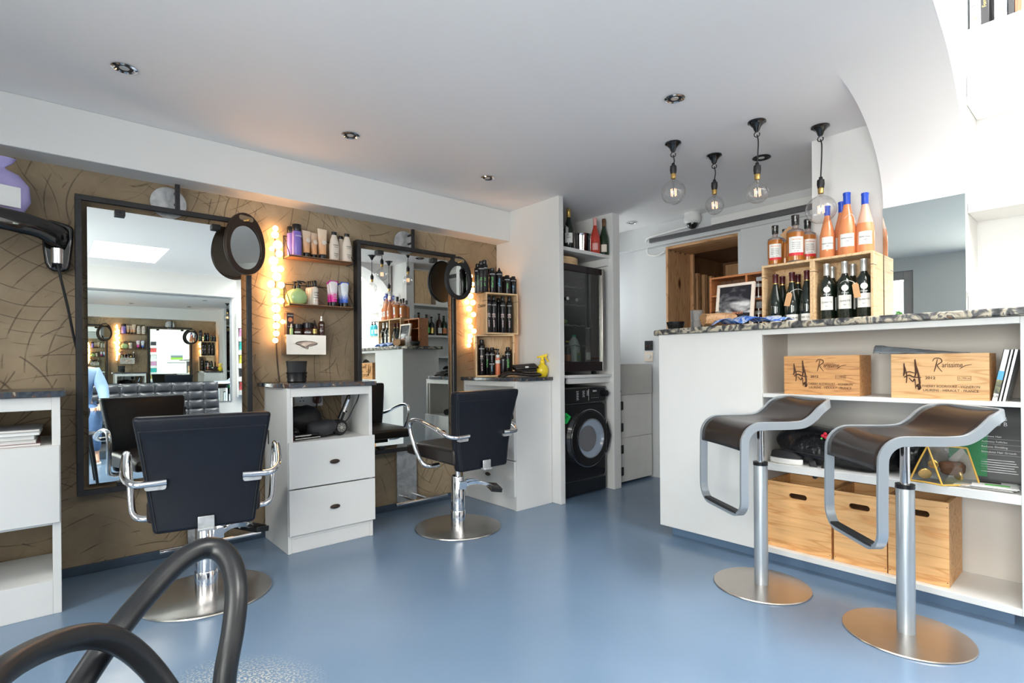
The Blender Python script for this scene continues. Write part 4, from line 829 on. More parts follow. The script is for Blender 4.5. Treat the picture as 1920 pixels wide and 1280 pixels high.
# ------------------------------------------------------------------ crates with cans on the corner cabinet
def crate(name, label, x0, x1, y0, y1, z0, z1, face, t=.012, m='pine', mz='pine_z', group=None, slot=True, rz=0):
    """open-fronted wine crate; face '-Y' or '-X' is the open side"""
    r = thing(name, label, 'wooden crate', ((x0 + x1) / 2, (y0 + y1) / 2, z0), rz, group); hx, hy, h = (x1 - x0) / 2, (y1 - y0) / 2, z1 - z0
    MB().box(-hx, hx, -hy, hy, 0, t).build('bottom_board', m, r, bevel=.0012); MB().box(-hx, hx, -hy, hy, h - t, h).build('top_board', m, r, bevel=.0012)
    if face == '-Y':
        for s in (-1, 1): MB().box(s * hx, s * (hx - t), -hy, hy, t, h - t).build('side_board', mz, r, bevel=.0012)
        MB().box(-hx + t, hx - t, hy - .008, hy, t, h - t).build('back_board', mz, r)
        if slot: MB().box(-hx - .0004, -hx + t + .0004, -hy - .0004, -hy + .07, h * .80, h * .80 + .003).box(hx - t - .0004, hx + .0004, -hy - .0004, -hy + .07, h * .80, h * .80 + .003).build('lid_groove', 'ink', r)
    else:
        for s in (-1, 1): MB().box(-hx, hx, s * hy, s * (hy - t), t, h - t).build('side_board', mz, r, bevel=.0012)
        MB().box(hx - .008, hx, -hy + t, hy - t, t, h - t).build('back_board', mz, r)
        if slot: MB().box(-hx - .0004, -hx + .05, -hy - .0004, -hy + t + .0004, h * .80, h * .80 + .003).box(-hx - .0004, -hx + .05, hy - t - .0004, hy + .0004, h * .80, h * .80 + .003).build('lid_groove', 'ink', r)
    return r
def crate_at(label, fx, fy, w, d, z0, z1, rz):
    cx_, cy_ = fx - sin(rz) * d / 2, fy + cos(rz) * d / 2
    return crate('wooden_crate', label, cx_ - w / 2, cx_ + w / 2, cy_ - d / 2, cy_ + d / 2, z0, z1, '-Y', rz=rz)
crate_at('lower pine crate of the stack on the corner cabinet', 2.583, 3.162, .30, .155, .9385, 1.262, radians(-32))
uc = crate_at('upper pine crate of the stack on the corner cabinet, lit by the bulbs', 2.483 + .978 * .139, 3.142 - .208 * .139, .278, .17, 1.2625, 1.577, radians(-12))
text('Chateau', .04, 'burn', uc, (-.1394, -.01, .22), rot=(pi / 2, 0, -pi / 2))
def can(label, px, Y, Z, h, r_=.026, txt=None, tm='white_txt', group=None, ts=.03, nozzle=False, small='REDKEN', gap=0, capm='black', tz=.42, sxx=1):
    back = Y > 3.25
    if Z < 1.2: T_ = 4.075 + (.040 + .02 * (r_ - .022) * 100 if not back else .105)
    else: T_ = 4.0 + (px - 912) / 60 * .134 + (.042 if not back else .108)
    pp_ = at(px, 640, T=T_); x, Y = pp_.x, pp_.y; pr = [(r_ * .96, 0), (r_, .003), (r_, h * .80), (r_ * .93, h * .85), (r_ * .66, h * .875)]
    cp = [(r_ * .62, h * .88), (r_ * .66, h * .89), (r_ * .62, h * .985), (r_ * .5, h)]
    if nozzle: cp = [(r_ * .5, h * .88), (r_ * .42, h * .93), (r_ * .26, h * .95), (r_ * .22, h)]
    tl = []
    if txt and ' ' in txt:
        a_, n_ = txt.rsplit(' ', 1); tl = [(a_, ts * .50, tm, h * .24, True, 1), (n_, ts * .95, tm, h * .24 + len(a_) * ts * .17 + ts * .55, True, 1)]
    elif txt: tl = [(txt, ts, tm, h * tz, True, sxx)]
    if small: tl.append((small, r_ * .42, 'white_txt', h * .74, False))
    return bottle('spray_can', label, 'spray can', (x, Y, Z), pr, 'can', cp, capm, group, txt=tl, n=20)
ZA, ZB_, ZC_ = 1.5775, 1.2625 + .0125, .9385 + .0125
can('leftmost tall can on top of the crates, rimmed by bulb light', 897, 3.31, ZA, .225, .027, 'strong', 'green_txt')
can('second tall can from the left on top of the crates', 903.5, 3.25, ZA, .235, .027, 'fashion 04', 'green_txt', ts=.024)
can('tall can with green 10 lettering on the crates', 909.5, 3.205, ZA, .245, .028, 'guts 10', 'green_txt', ts=.03)
can('can behind the green lettered one at middle of the crate top', 919.5, 3.27, ZA, .195, .026)
can('middle can with bright green script on the crate top', 924, 3.20, ZA, .190, .027, 'thermal', 'green_txt', ts=.026)
can('narrow can behind the middle green script can', 930, 3.27, ZA, .180, .022, 'iron', 'blue_txt', ts=.022)
can('pointed nozzle bottle with blue lettering on the crate top', 937, 3.20, ZA, .195, .026, 'pillow', 'blue_txt', nozzle=True, ts=.026)
can('can half hidden right of the nozzle bottle', 946, 3.27, ZA, .145, .023)
can('short can with green and blue label on the crate top', 952, 3.20, ZA, .145, .027, 'satin', 'green_txt', ts=.022)
can('can half hidden between the two short ones at the right', 958.5, 3.27, ZA, .140, .024)
can('rightmost short can on top of the crates', 963.5, 3.20, ZA, .140, .025, 'wear 07', 'blue_txt', ts=.020)
g = 'black cans marked 28 in the upper crate'
for px, lb in ((917, 'leftmost of the tall cans marked 28'), (926.5, 'second from left tall can marked 28'), (943, 'third from left tall can marked 28'), (955.5, 'rightmost tall can marked 28')):
    can(lb, px, 3.215, ZB_, .283, .024, 'control 28', 'pink_txt', g, ts=.036, capm='silver_cap' if 0 else 'black', tz=.36)
can('unmarked tall can behind the 28 cans', 935, 3.29, ZB_, .275, .024, None, small=None, group=g)
can('tall can marked 18 at the left of the lower crate', 903, 3.24, ZC_, .275, .027, 'quick dry 18', 'pink_txt', ts=.034, tz=.36)
can('slim can with green lettering in the lower crate', 913, 3.27, ZC_, .215, .022, 'volume', 'green_txt', ts=.022)
can('dark can standing behind the short blue labelled one', 922.5, 3.30, ZC_, .215, .026, 'quick', 'green_txt', ts=.022)
can('short can with blue lettering at the front of the lower crate', 922, 3.225, ZC_, .115, .026, 'aerate', 'blue_txt', ts=.016)
bottle('pump_bottle', 'slim orange and white pump bottle in the lower crate', 'bottle', (at(933, 640, T=4.12).x, at(933, 640, T=4.12).y, ZC_), [(.018, 0), (.019, .003), (.019, .125), (.014, .135)], mat('coral bottle', (.70, .20, .10), .3), [(.0145, .136), (.0145, .155), (.006, .16)], 'label', lab=(.09, .13, .5), pump=(.162, 'black'))
can('small grey bottle with nozzle in the lower crate', 943.5, 3.235, ZC_, .155, .024, None, small='SIX', nozzle=True)
can('can with green square label at the right of the lower crate', 952, 3.235, ZC_, .215, .024, 'touch', 'green_txt', ts=.030)
can('can at the far right edge of the lower crate', 960, 3.27, ZC_, .20, .022, None, small=None)
# black wallet, brush and yellow sprayer on the corner cabinet
r = thing('tool_pouch', 'dark folded leather tool pouch on the corner cabinet', 'pouch', (gx(974, 2.93), 2.93, .949), radians(-24))
b = MB(); b.grid(lambda u, v: (-.15 + .30 * u, -.055 + .11 * v, .020 + .006 * sin(u * 6) - .012 * abs(2 * v - 1) - .018 * max(0, .15 - u) * 6), 20, 8); b.build('lower_flap', 'brown_leather', r, solid=.016)
b = MB(); b.grid(lambda u, v: (-.035 + .17 * u - .02 * sin(v * 3), -.035 + .09 * v, .045 + .030 * sin(pi * v) + .012 * u), 14, 10); b.build('upper_flap', 'brown_leather', r, solid=.010)
b = MB().box(-.03, .13, -.02, .045, .028, .055); b.build('body', 'brown_leather', r, bevel=.01, seg=3)
MB().cyl((.04, -.037, .062), (.04, -.045, .062), .007).box(.030, .056, -.042, -.038, .058, .070).build('clasp', 'silver_cap', r)
r = thing('patterned_disc', 'round patterned brush back leaning behind the dark pouch', 'brush', (gx(1000, 3.00), 3.00, .9385 + .05), rot=(radians(-20), 0, radians(-10)))
MB().cyl((0, 0, 0), (0, .012, 0), .052, n=36).build('disc', mottled('speckled disc', [(.35, (.25, .18, .13)), (.55, (.6, .55, .48)), (.7, (.3, .22, .16))], 60, .5, 0), r, bevel=.003)
r = thing('spray_bottle', 'bright yellow water spray bottle on the corner cabinet', 'spray bottle', (2.785, 2.853, .9385), facing(2.7, 2.93) + .1)
M['yellow'] = mat('translucent yellow plastic', (0.88, 0.66, 0.03), 0.2, trans=.15); M['yellow2'] = mat('yellow trigger plastic', (0.90, 0.62, 0.01), 0.35)
MB().lathe([(.001, 0), (.028, 0), (.034, .006), (.044, .035), (.045, .055), (.036, .080), (.018, .095), (.014, .105), (.001, .106)], 28, sy=.8).build('reservoir', 'yellow', r)
MB().lathe([(.001, .10), (.017, .10), (.017, .120), (.012, .126), (.001, .126)], 18).box(-.010, .010, -.012, .012, .12, .150).hexa([(-.030, -.012, .140), (.035, -.012, .150), (.035, .012, .150), (-.030, .012, .140)], [(-.026, -.010, .155), (.038, -.010, .172), (.038, .010, .172), (-.026, .010, .155)]).tube([(.022, 0, .148), (.034, 0, .130), (.046, 0, .112)], .006, 8).cyl((-.030, 0, .148), (-.040, 0, .146), .007).build('trigger_head', 'yellow2', r, bevel=.003)
# ------------------------------------------------------------------ alcove: shelves, bottles, drinks cooler, washing machine
r = thing('alcove_shelf', 'white alcove shelf with bottles and ice bucket at the top', 'shelf', (2.8865, 2.78, 1.896)); MB().box(0, .612, 0, .60, 0, .028).box(.58, .612, .01, .58, -.06, 0).build('board', 'wall', r, bevel=.001)
r = thing('alcove_shelf', 'white alcove shelf between drinks cooler and washing machine', 'shelf', (2.8865, 2.765, .925)); MB().box(0, .612, 0, .62, 0, .022).box(.10, .612, .02, .04, -.045, 0).build('board', 'wall', r, bevel=.001)
Zs = 1.9245
def champ(label, px, Y, body, foil, labm, k=1.0, lab=(.05, .125, .22), group=None, cat='bottle', **kw):
    pr = [(.040, 0), (.044, .005), (.044, .125), (.041, .155), (.030, .19), (.020, .225), (.0155, .25), (.0145, .27)]
    cp = [(.0165, .19 + .06), (.0165, .285), (.018, .29), (.0175, .312), (.014, .318)]
    return bottle('champagne_bottle', label, cat, (gx(px, Y), Y, Zs), [(a * k, b * k) for a, b in pr], body, [(a * k, b * k) for a, b in cp], foil, lab=(lab[0] * k, lab[1] * k, lab[2]), labm=labm, **kw)
champ('dark champagne bottle with card tag at the left of the alcove shelf', 1068, 2.86, 'wine_glass', 'gold', 'label', 1.02, txt=[('BRUT', .012, 'ink', .09, False)])
champ('pink champagne bottle with rose foil on the alcove shelf', 1117.5, 2.83, 'rose_red', 'pink_foil', 'pink_foil', .93, lab=(.03, .09, .18))
champ('green champagne bottle at the right of the alcove shelf', 1134, 2.808, 'green_glass', 'darkwood', 'cream', .94, lab=(.02, .085, .18))
o = thing('bottle_tag', 'grey card tag hung on the dark champagne bottle', 'tag', tuple(at(1063, 425, Y=2.80)), .3); MB().box(-.022, .022, -.0008, .0008, -.06, .0).build('card', 'galv', o); MB().tube([(0, 0, 0), (.01, .02, .02), (.0, .06, .035)], .0012, 6).build('string', 'string', o)
r = thing('ice_bucket', 'polished steel ice bucket with side knobs on the alcove shelf', 'ice bucket', (gx(1090, 2.99), 2.99, Zs), facing(3, 3))
MB().lathe([(.001, 0), (.064, 0), (.068, .004), (.080, .165), (.084, .180), (.088, .186), (.084, .188), (.077, .180), (.064, .010), (.001, .008)], 40).build('bucket', 'chrome', r)
for s in (-1, 1): MB().cyl((s * .078, 0, .145), (s * .105, 0, .145), .006).sph((s * .112, 0, .145), .016, 14).build('knob', 'chrome', r)
r = thing('serving_tray', 'round wooden serving tray with handle slot on the drinks cooler', 'tray', (3.04, 2.99, 1.802), 0)
R_ = .20
MB().lathe([(.001, 0), (R_, 0), (R_, .055), (R_ - .008, .055), (R_ - .008, .008), (.001, .008)], 56).build('rim', 'pine', r, bevel=.001)
af = atan2(-3.0, -3.04)
MB(Matrix.Rotation(af + pi / 2, 4, 'Z')).prism(rrect(-.035, .035, .026, .042, .007), -R_ - .001, -R_ + .002, 'y').build('handle_slot', 'ink', r)
# drinks cooler
r = thing('drinks_cooler', 'tall black glass-door drinks cooler in the alcove', 'drinks cooler', (2.90, 2.79, .9745))
w, d, h = .515, .50, .822
MB().box(0, .02, .02, d, 0, h).box(w - .02, w, .02, d, 0, h).box(.02, w - .02, .02, d, h - .05, h).box(.02, w - .02, .02, d, 0, .06).build('housing', 'black', r, bevel=.004)
MB().box(.02, w - .02, d - .02, d - .005, .06, h - .05).build('back_panel', mat('grey cooler lining', (.16, .17, .15), .5), r)
dr = MB().box(0, w, -.018, .02, 0, .075).box(0, w, -.018, .02, h - .05, h).box(0, .03, -.018, .02, .075, h - .05).box(w - .13, w - .03, .0, .02, .075, h - .05).build('door_frame', mat('brown black glass', (.016, .008, .009), .08), r, bevel=.003)
MB().box(.03, w - .03, -.006, -.002, .075, h - .05).build('door_glass', 'fridge_glass', dr)
MB().box(w - .03, w, -.022, .018, 0, h + .002).build('edge_trim', 'steel', dr, bevel=.003)
for zz in (.20, .36, .52, .66):
    sh = MB()
    for k in range(9): sh.tube([(.025, .06 + .045 * k, zz + .006 * sin(k * 2)), (.37, .06 + .045 * k, zz + .006 * sin(k * 2))], .002, 6)
    sh.tube(smooth_path([(.025 + .043 * i, .055, zz + (.008 if i % 2 else -.004)) for i in range(9)], 3), .0028, 6); sh.build('wire_shelf', 'chrome', r)
MB().box(.05, .08, .03, .06, -.0265, 0).box(w - .08, w - .05, .03, .06, -.0265, 0).build('foot', 'black', r)
ZF = .9745 + .0605
o = thing('milk_bottle', 'plastic milk bottle with green cap on the floor of the drinks cooler', 'milk bottle', (gx(1076, 2.92), 2.92, ZF), .3)
M['milk'] = mat('milk through pale plastic', (.72, .80, .82), .3)
b = MB(); sec = [(.050, .040, 0), (.052, .042, .004), (.052, .042, .12), (.050, .04, .15), (.036, .03, .185), (.016, .016, .208), (.015, .015, .216)]; q = 24; vs = []
for a_, b_, z in sec: vs += [(x, y, z) for x, y in [(a_ * abs(cos(t)) ** .6 * (1 if cos(t) > 0 else -1), b_ * abs(sin(t)) ** .6 * (1 if sin(t) > 0 else -1)) for t in [2 * pi * k / q for k in range(q)]]]
b.add(vs, [(i * q + k, i * q + (k + 1) % q, (i + 1) * q + (k + 1) % q, (i + 1) * q + k) for i in range(len(sec) - 1) for k in range(q)] + [tuple(range(q - 1, -1, -1)), tuple((len(sec) - 1) * q + k for k in range(q))])
b.build('jug', 'milk', o); MB().cyl((0, 0, .214), (0, 0, .232), .019).build('cap', mat('mint cap', (.05, .50, .30), .4), o); MB().box(-.04, .04, -.0435, -.042, .02, .085).build('label', 'lime', o); text('milk', .03, 'blue_txt', o, (-.005, -.0442, .055))
o = bottle('juice_bottle', 'orange juice bottle lying on the middle rack of the cooler with green cap', 'bottle', (2.97, 2.88, .9745 + .36 + .036), [(.024, 0), (.026, .004), (.026, .09), (.012, .12)], mat('orange juice', (.80, .42, .16), .25), [(.014, .118), (.016, .122), (.016, .145)], 'green_txt'); o.rotation_euler = (0, radians(90), .25)
for i, (xx, yy, c, lb) in enumerate(((2.975, 2.93, 'green_glass', 'bottle lying at the left of the cooler rack'), (3.10, 2.95, 'wine_glass', 'bottle lying at the right of the upper cooler rack'))):
    o = bottle('beer_bottle', lb, 'bottle', (xx, yy, .9745 + .52 + .035), [(.024, 0), (.026, .004), (.026, .09), (.012, .13), (.011, .16)], c, [(.0125, .158), (.0125, .166)], 'silver_cap'); o.rotation_euler = (radians(90), 0, 0)
bottle('glass_bottle', 'slim pale glass bottle with stopper at the right inside the cooler', 'bottle', (gx(1103, 2.87), 2.87, ZF), [(.026, 0), (.028, .004), (.028, .10), (.012, .15), (.010, .27)], mat('dim clear glass', (.25, .22, .20), .06), [(.003, .27), (.003, .285), (.02, .287), (.02, .291)], 'label', lab=(.03, .09, .2))
bottle('beer_bottle', 'small bottle with yellow top beside the milk in the cooler', 'bottle', (gx(1064, 2.90), 2.90, ZF), [(.026, 0), (.028, .004), (.028, .10), (.012, .15), (.012, .17)], 'wine_glass', [(.014, .17), (.014, .18)], 'yellow2', lab=(.02, .07, .3), labm='orange_txt')
# washing machine
r = thing('washing_machine', 'black front-loading washing machine under the alcove shelf', 'washing machine', (2.892, 2.80, .003))
w, d, h = .598, .60, .845
def hull(z0, z1, y0, rad):   # rounded front edges
    return [(0, d)] + [(0, y0 + .0)] + [(w - rad + rad * sin(a), y0 + rad - rad * cos(a)) for a in [pi / 2 * i / 6 for i in range(7)]] + [(w, d)]
MB().prism(hull(0, h, 0, .045), 0.012, h, 'z').build('housing', mat('washer side grey', (.07, .07, .072), .3), r, bevel=.006)
MB().box(.02, .06, .05, .09, 0, .012).box(w - .07, w - .03, .05, .09, 0, .012).build('foot', 'black', r)
MB().prism(rrect(.0, w - .05, .725, .838, .03), -.018, .001, 'y').build('control_panel', 'gloss_black', r, bevel=.006)
MB().prism(rrect(.0, w - .055, .125, .715, .03), -.012, .001, 'y').build('front_panel', 'gloss_black', r, bevel=.006)
MB().prism(rrect(.0, w - .05, .015, .118, .01), -.010, .001, 'y').build('kick_panel', 'gloss_black', r, bevel=.004)
dcx, dcz = .325, .445
def circ(cx_, cz_, rr, n=56): return [(cx_ + rr * cos(2 * pi * i / n), cz_ + rr * sin(2 * pi * i / n)) for i in range(n)]
dr = MB().ring(circ(dcx, dcz, .222), circ(dcx, dcz, .152), -.045, -.012, 'y').build('door', 'gloss_black', r, bevel=.012, seg=4)
MB().prism([(dcx + .19, dcz + .14), (dcx + .235, dcz + .05), (dcx + .252, dcz), (dcx + .235, dcz - .05), (dcx + .19, dcz - .14)], -.05, -.02, 'y').build('door_handle', 'gloss_black', dr, bevel=.01, seg=3)
MB().ring(circ(dcx, dcz, .228), circ(dcx, dcz, .221), -.030, -.012, 'y').ring(circ(dcx, dcz, .156), circ(dcx, dcz, .150), -.050, -.030, 'y').build('chrome_ring', 'chrome', dr)
bw = MB(); bw.lathe([(.150, 0), (.146, .02), (.135, .06), (.115, .085), (.001, .10)], 48); gb = bw.build('glass_bowl', mat('bluish door glass', (.42, .50, .62), .08, .0, coat=1), dr); gb.rotation_euler = (-pi / 2, 0, 0); gb.location = (dcx, -.036, dcz)
dm = MB().cyl((dcx - .04, -.030, dcz), (dcx - .04, -.024, dcz), .085, n=40); 
M['drum'] = mat('perforated drum steel', (.25, .25, .27), .3, .8, bump=1.0, bscale=400)
gb2 = MB().lathe([(.001, .0), (.10, 0), (.102, .004), (.001, .006)], 40).build('drum', 'drum', dr); gb2.rotation_euler = (pi / 2, 0, 0); gb2.location = (dcx - .035, -.038, dcz - .0)
tx = lambda s, sz, x, z, m_='white_txt': text(s, sz, m_, r, (x, -.0188, z))
tx('BEKO', .018, .405, .812); 
for i, (x, n_) in enumerate(((.20, 7), (.27, 5), (.32, 4))):
    for k in range(n_): tx('cotton' if k % 2 else 'wool 40', .008, x, .815 - .0105 * k)
for k, x in enumerate((.37, .395, .42, .445)): tx('- -', .009, x, .780); tx('o', .012, x, .760)
MB().box(.33, .332, -.0192, -.017, .74, .83).build('panel_line', 'white_txt', r)
MB().cyl((w - .075, -.018, .79), (w - .075, -.045, .79), .025, n=28).cyl((w - .075, -.045, .79), (w - .075, -.05, .79), .018, n=28).build('dial', 'gloss_black', r)
gs = MB().prism([(.03, .62), (.075, .66), (.13, .625), (.085, .575), (.03, .575)], -.0135, -.0118, 'y').build('energy_sticker', mat('green sticker', (.02, .62, .12), .5), r); text('A+', .04, 'ink', r, (.075, -.0142, .625))
# ------------------------------------------------------------------ kitchen side: low cupboards, steel basin, switches
def cupboard(name, label, z0, z1):
    r = thing(name, label, 'cupboard', (3.595, 2.815, z0)); h = z1 - z0; w = .53
    MB().box(0, w, .018, .58, 0, h).build('body', 'cab_old', r, bevel=.002)
    MB().box(0, .085, 0, .017, .001, h - .002).build('stile', 'cab_old', r, bevel=.001)
    dr = MB().box(.088, w, -.001, .017, .001, h - .002).build('door', 'cab_old', r, bevel=.002)
    for zz in (.25, .75): MB().box(.066, .080, -.005, .0, h * zz - .035, h * zz + .035).box(.094, .108, -.006, -.001, h * zz - .035, h * zz + .035).cyl((.087, -.006, h * zz - .037), (.087, -.006, h * zz + .037), .004, n=10).build('hinge', 'iron', dr)
    return r
cupboard('low_cupboard', 'lower scuffed white cupboard with black hinges beside the alcove', .02, .395)
cupboard('low_cupboard', 'upper scuffed white cupboard with black hinges under the steel basin', .3955, .765)
r = thing('steel_basin', 'deep stainless steel basin standing on the white cupboards', 'sink', (3.60, 2.80, .7655))
b = MB(); b.ring(rrect(0, .53, 0, .56, .03), rrect(.008, .522, .008, .552, .024), 0, .262, 'z'); b.prism(rrect(.004, .526, .004, .556, .026), 0, .006, 'z'); b.build('basin', 'steel', r, bevel=.002)
MB().cyl((.05, -.002, .03), (.05, 0.001, .03), .010).build('badge', 'iron', r)
for z, lb, m1 in ((1.195, 'black double switch plate on the kitchen wall', 'black'), (1.095, 'cream socket plate below the black switch on the kitchen wall', 'cream')):
    p = at(1217, 620, X=4.16); r = thing('wall_switch', lb, 'switch', (4.16, p.y, z - .045), -pi / 2)
    MB().prism(rrect(-.043, .043, 0, .088, .004), -.010, -.001, 'y').build('plate', m1, r, bevel=.002)
    (MB().box(-.022, -.008, -.014, -.010, .03, .05).box(.008, .022, -.014, -.010, .03, .05) if m1 == 'black' else MB().cyl((0, -.010, .045), (0, -.016, .045), .022)).build('rocker', 'jar_red' if m1 == 'black' else 'cab_old', r, bevel=.001)
r = thing('bracket_shelf', 'short white shelf end poking out beside the alcove post', 'shelf', (3.60, 3.05, 1.47)); MB().box(0, .30, 0, .12, 0, .03).build('board', 'wall', r, bevel=.002); MB().box(.20, .24, -.0015, .121, -.0015, .0315).build('tape', mat('green tape', (.03, .25, .16), .5), r)
# CCTV, cable trunking
p = at(1296, 405, X=4.02)
r = thing('security_camera', 'white dome security camera at the kitchen ceiling edge', 'security camera', (4.03, at(1298, 405, X=4.03).y, 2.165))
MB().lathe([(.001, .105), (.062, .105), (.062, .08), (.068, .07), (.066, .035), (.052, .018), (.001, .018)], 36).build('housing', 'cab', r); MB().sph((0, 0, .022), .046, 22).build('lens_dome', 'gloss_black', r)
y0_, y1_ = at(1218, 430, X=4.08).y, at(1338, 400, X=4.08).y
r = thing('cable_trunking', 'dark strip with white conduit running along the kitchen wall top', 'cable trunking', (4.08, 2.0, 2.10))
MB().box(-.01, .018, -.80, y0_ - 2.0, .01, .045).build('dark_strip', mat('dark grey strip', (.10,.10,.105), .5), r, bevel=.002)
MB().box(-.02, .018, -.80, at(1335, 400, X=4.08).y - 2.0, .048, .105).build('white_channel', 'wall', r, bevel=.003)
MB().tube(smooth_path([(-.03, at(1300, 405, X=4.05).y - 2.0, .075), (-.025, y0_ - 2.0 - .1, .06), (-.0, y0_ - 2.0 + .03, .05), (.05, y0_ - 2.0 + .06, .0), (.06, y0_ - 2.0 + .06, -.07), (.065, y0_ - 2.0 - .03, -.10), (.065, 2.68 - 2.0, -.075)], 6), .009, 8).build('conduit', 'wall', r)
# timber-lined opening
r = thing('timber_opening', 'knotty timber lining of the serving opening in the kitchen wall', 'timber frame', (4.16, 2.35, 1.08))
ye = 2.677 - 2.35; yf = 2.02 - 2.35
MB().box(-.004, .37, ye - .022, ye, 0, .985).build('side_panel', 'oldwood', r, bevel=.002)
MB().box(-.004, .37, yf, ye - .022, .962, .985).build('lintel', 'oldwood_y', r, bevel=.002)
MB().box(.37, .40, ye - .05, ye, 0, .962).build('post', 'oldwood', r, bevel=.003)
sl_ = MB()
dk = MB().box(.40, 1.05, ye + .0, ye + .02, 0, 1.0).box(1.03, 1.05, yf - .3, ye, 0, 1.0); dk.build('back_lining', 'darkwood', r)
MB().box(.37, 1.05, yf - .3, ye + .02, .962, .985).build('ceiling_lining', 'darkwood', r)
for i in range(4): MB().box(.47 + .13 * i, .53 + .13 * i, ye - .035, ye, 0, .80).build('slat', 'oldwood', r, bevel=.002)
MB().box(.98, 1.03, ye - .25, ye - .05, 0, .93).build('upright', 'oldwood', r, bevel=.002)
MB().box(-.004, .37, yf, ye - .022, 0, .012).build('sill', 'oldwood_y', r)
for i in range(4): MB().sph((.03 + .08 * i, ye - .028, .952), .006, 8).build('nail', 'iron', r)
r = thing('sliding_panel', 'plain pale sliding panel right of the timber opening', 'panel', (4.118, 1.60, .90)); MB().box(0, .035, -.42, gy(1390, 4.118) - 1.60, 0, 1.195).build('board', 'grey_wall', r, bevel=.003)
# outer kitchen shell behind the opening
struct('wall_store', MB().box(5.22, 5.3, YR, 3.6, 0, ZC).box(4.28, 5.22, 3.5, 3.6, 0, ZC), 'wall')
struct('wall_far_end', MB().box(3.33, 4.28, YR, YR + .08, 0, ZC), 'wall')
# bottle shelves behind the bar wall (seen in the right mirror)
r = thing('back_bar_shelves', 'white shelves behind the bar wall holding spirit bottles, seen in the mirror', 'shelf unit', (3.332, 1.10, .9))
MB().box(0, .82, -.30, -.28, 0, 1.37).box(0, .02, -.28, .04, 0, 1.37).box(.80, .82, -.28, .04, 0, 1.37).build('carcass', 'wall', r)
for z in (.22, .48, .86): MB().box(.02, .80, -.28, .04, z, z + .024).build('shelf_board', 'wall', r)
sp2 = [(.034, 0), (.037, .004), (.037, .15), (.030, .175), (.014, .195), (.013, .235)]
for i in range(8):
    x = 3.332 + .07 + .093 * i
    bottle('spirit_bottle', ['dark %s on the back bar shelf, %s' % (a, b2) for a, b2 in (('rum bottle', 'nearest the bar wall'), ('bottle with black label', 'second from the bar wall'), ('bottle with green label', 'third along'), ('bottle with red label', 'fourth along'), ('slim bottle', 'fifth along'), ('bottle with amber label', 'sixth along'), ('bottle with red stripe', 'seventh along'), ('squat bottle', 'farthest from the bar wall'))][i], 'bottle', (x, 1.04 - .03 * (i % 2), .9 + .5045), [(a * (1 + .06 * ((i * 7) % 3 - 1)), b_ * (1 + .08 * ((i * 5) % 3 - 1))) for a, b_ in sp2], ['wine_glass', 'jar_red', 'green_glass'][i % 3], [(.015, .238 * (1 + .08 * ((i * 5) % 3 - 1))), (.0155, .262 * (1 + .08 * ((i * 5) % 3 - 1)))], 'black', 'spirit bottles on the back bar shelf', lab=(.03, .10, .3), labm=['label', 'orange_txt', 'green_txt', 'gold'][i % 4], rz=pi)
crate('wooden_box', 'tall pine box on the top back bar shelf, seen in the right mirror', 3.37, 3.60, .93, 1.13, 1.785, 2.19, '-X', slot=False)
r = thing('document_box', 'white file box on the top back bar shelf beside the pine box', 'box', (3.78, 1.0, 1.785)); MB().box(-.10, .10, -.1, .12, 0, .26).build('box', 'paper', r, bevel=.003); MB().box(-.10, -.02, .12, .122, .20, .23).build('label', 'label', r)
# ------------------------------------------------------------------ bar counter
BX = 2.79
r = thing('bar_counter', 'white bar counter with open shelves on its right half', 'bar counter', (BX, 1.85, 0))
Y0, Y1, YO = .228, 1.85, 1.232       # right end, left end, start of the open part
XB = 3.235
def cb_(*a): return (a[0] - BX, a[1] - BX, a[2] - 1.85, a[3] - 1.85, a[4], a[5])
MB().box(*cb_(BX, BX + .02, YO - .0, Y1, .058, 1.202)).box(*cb_(BX + .02, XB, Y1 - .02, Y1, .058, 1.202)).box(*cb_(BX + .02, BX + .32, YO - .0, YO + .02, .058, 1.202)).build('front_panel', 'cab', r, bevel=.002)
MB().box(*cb_(BX, XB, Y0, Y0 + .032, .058, 1.202)).box(*cb_(BX, BX + .018, Y0 + .032, YO, 1.174, 1.202)).build('end_panel', 'cab', r, bevel=.002)
MB().box(*cb_(BX + .32, BX + .335, Y0 + .032, YO, .085, 1.202)).box(*cb_(BX + .02, BX + .32, Y0 + .032, YO, 1.19, 1.202)).box(*cb_(BX + .01, BX + .32, YO - .0015, YO - .0003, .085, 1.19)).build('back_panel', 'inner', r)
for z, t in ((.873, .020), (.517, .036), (.085, .027)):
    MB().box(*cb_(BX - .001, BX + .32, Y0 + .032, YO - .002, z - t, z)).build('shelf_board', 'cab', r, bevel=.0015)
MB().box(*cb_(BX + .055, BX + .075, Y0 + .06, Y1 - .05, .0, .058)).box(*cb_(BX + .075, XB - .02, Y1 - .07, Y1 - .05, .0, .058)).build('plinth', 'plinth', r)
# worktop with an irregular mottled edge
r2 = thing('bar_worktop', 'mottled black and cream bar worktop with a rough natural edge', 'worktop', (BX, 1.2, 1.203))
pts = []
N_ = 60
for i in range(N_ + 1):
    y = -.60 + (1.80 + .60) * i / N_
    pts.append((2.757 + .010 * noise.noise(Vector((0, y * 3, 0))) + .004 * noise.noise(Vector((5, y * 14, 0))) + (.03 * max(0, y - 1.45) ** 1.5), y))
pts += [(2.775 + .012 + .09 * (1 - cos(a)), 1.80 + .13 * sin(a)) for a in [pi / 2 * k / 8 for k in range(1, 9)]] + [(3.24, 1.935), (3.24, -.60)]
MB().prism([(x - BX, y - 1.2) for x, y in pts], 0, .032).build('slab', 'barktop', r2, bevel=.007, seg=3)
ZT = 1.2355
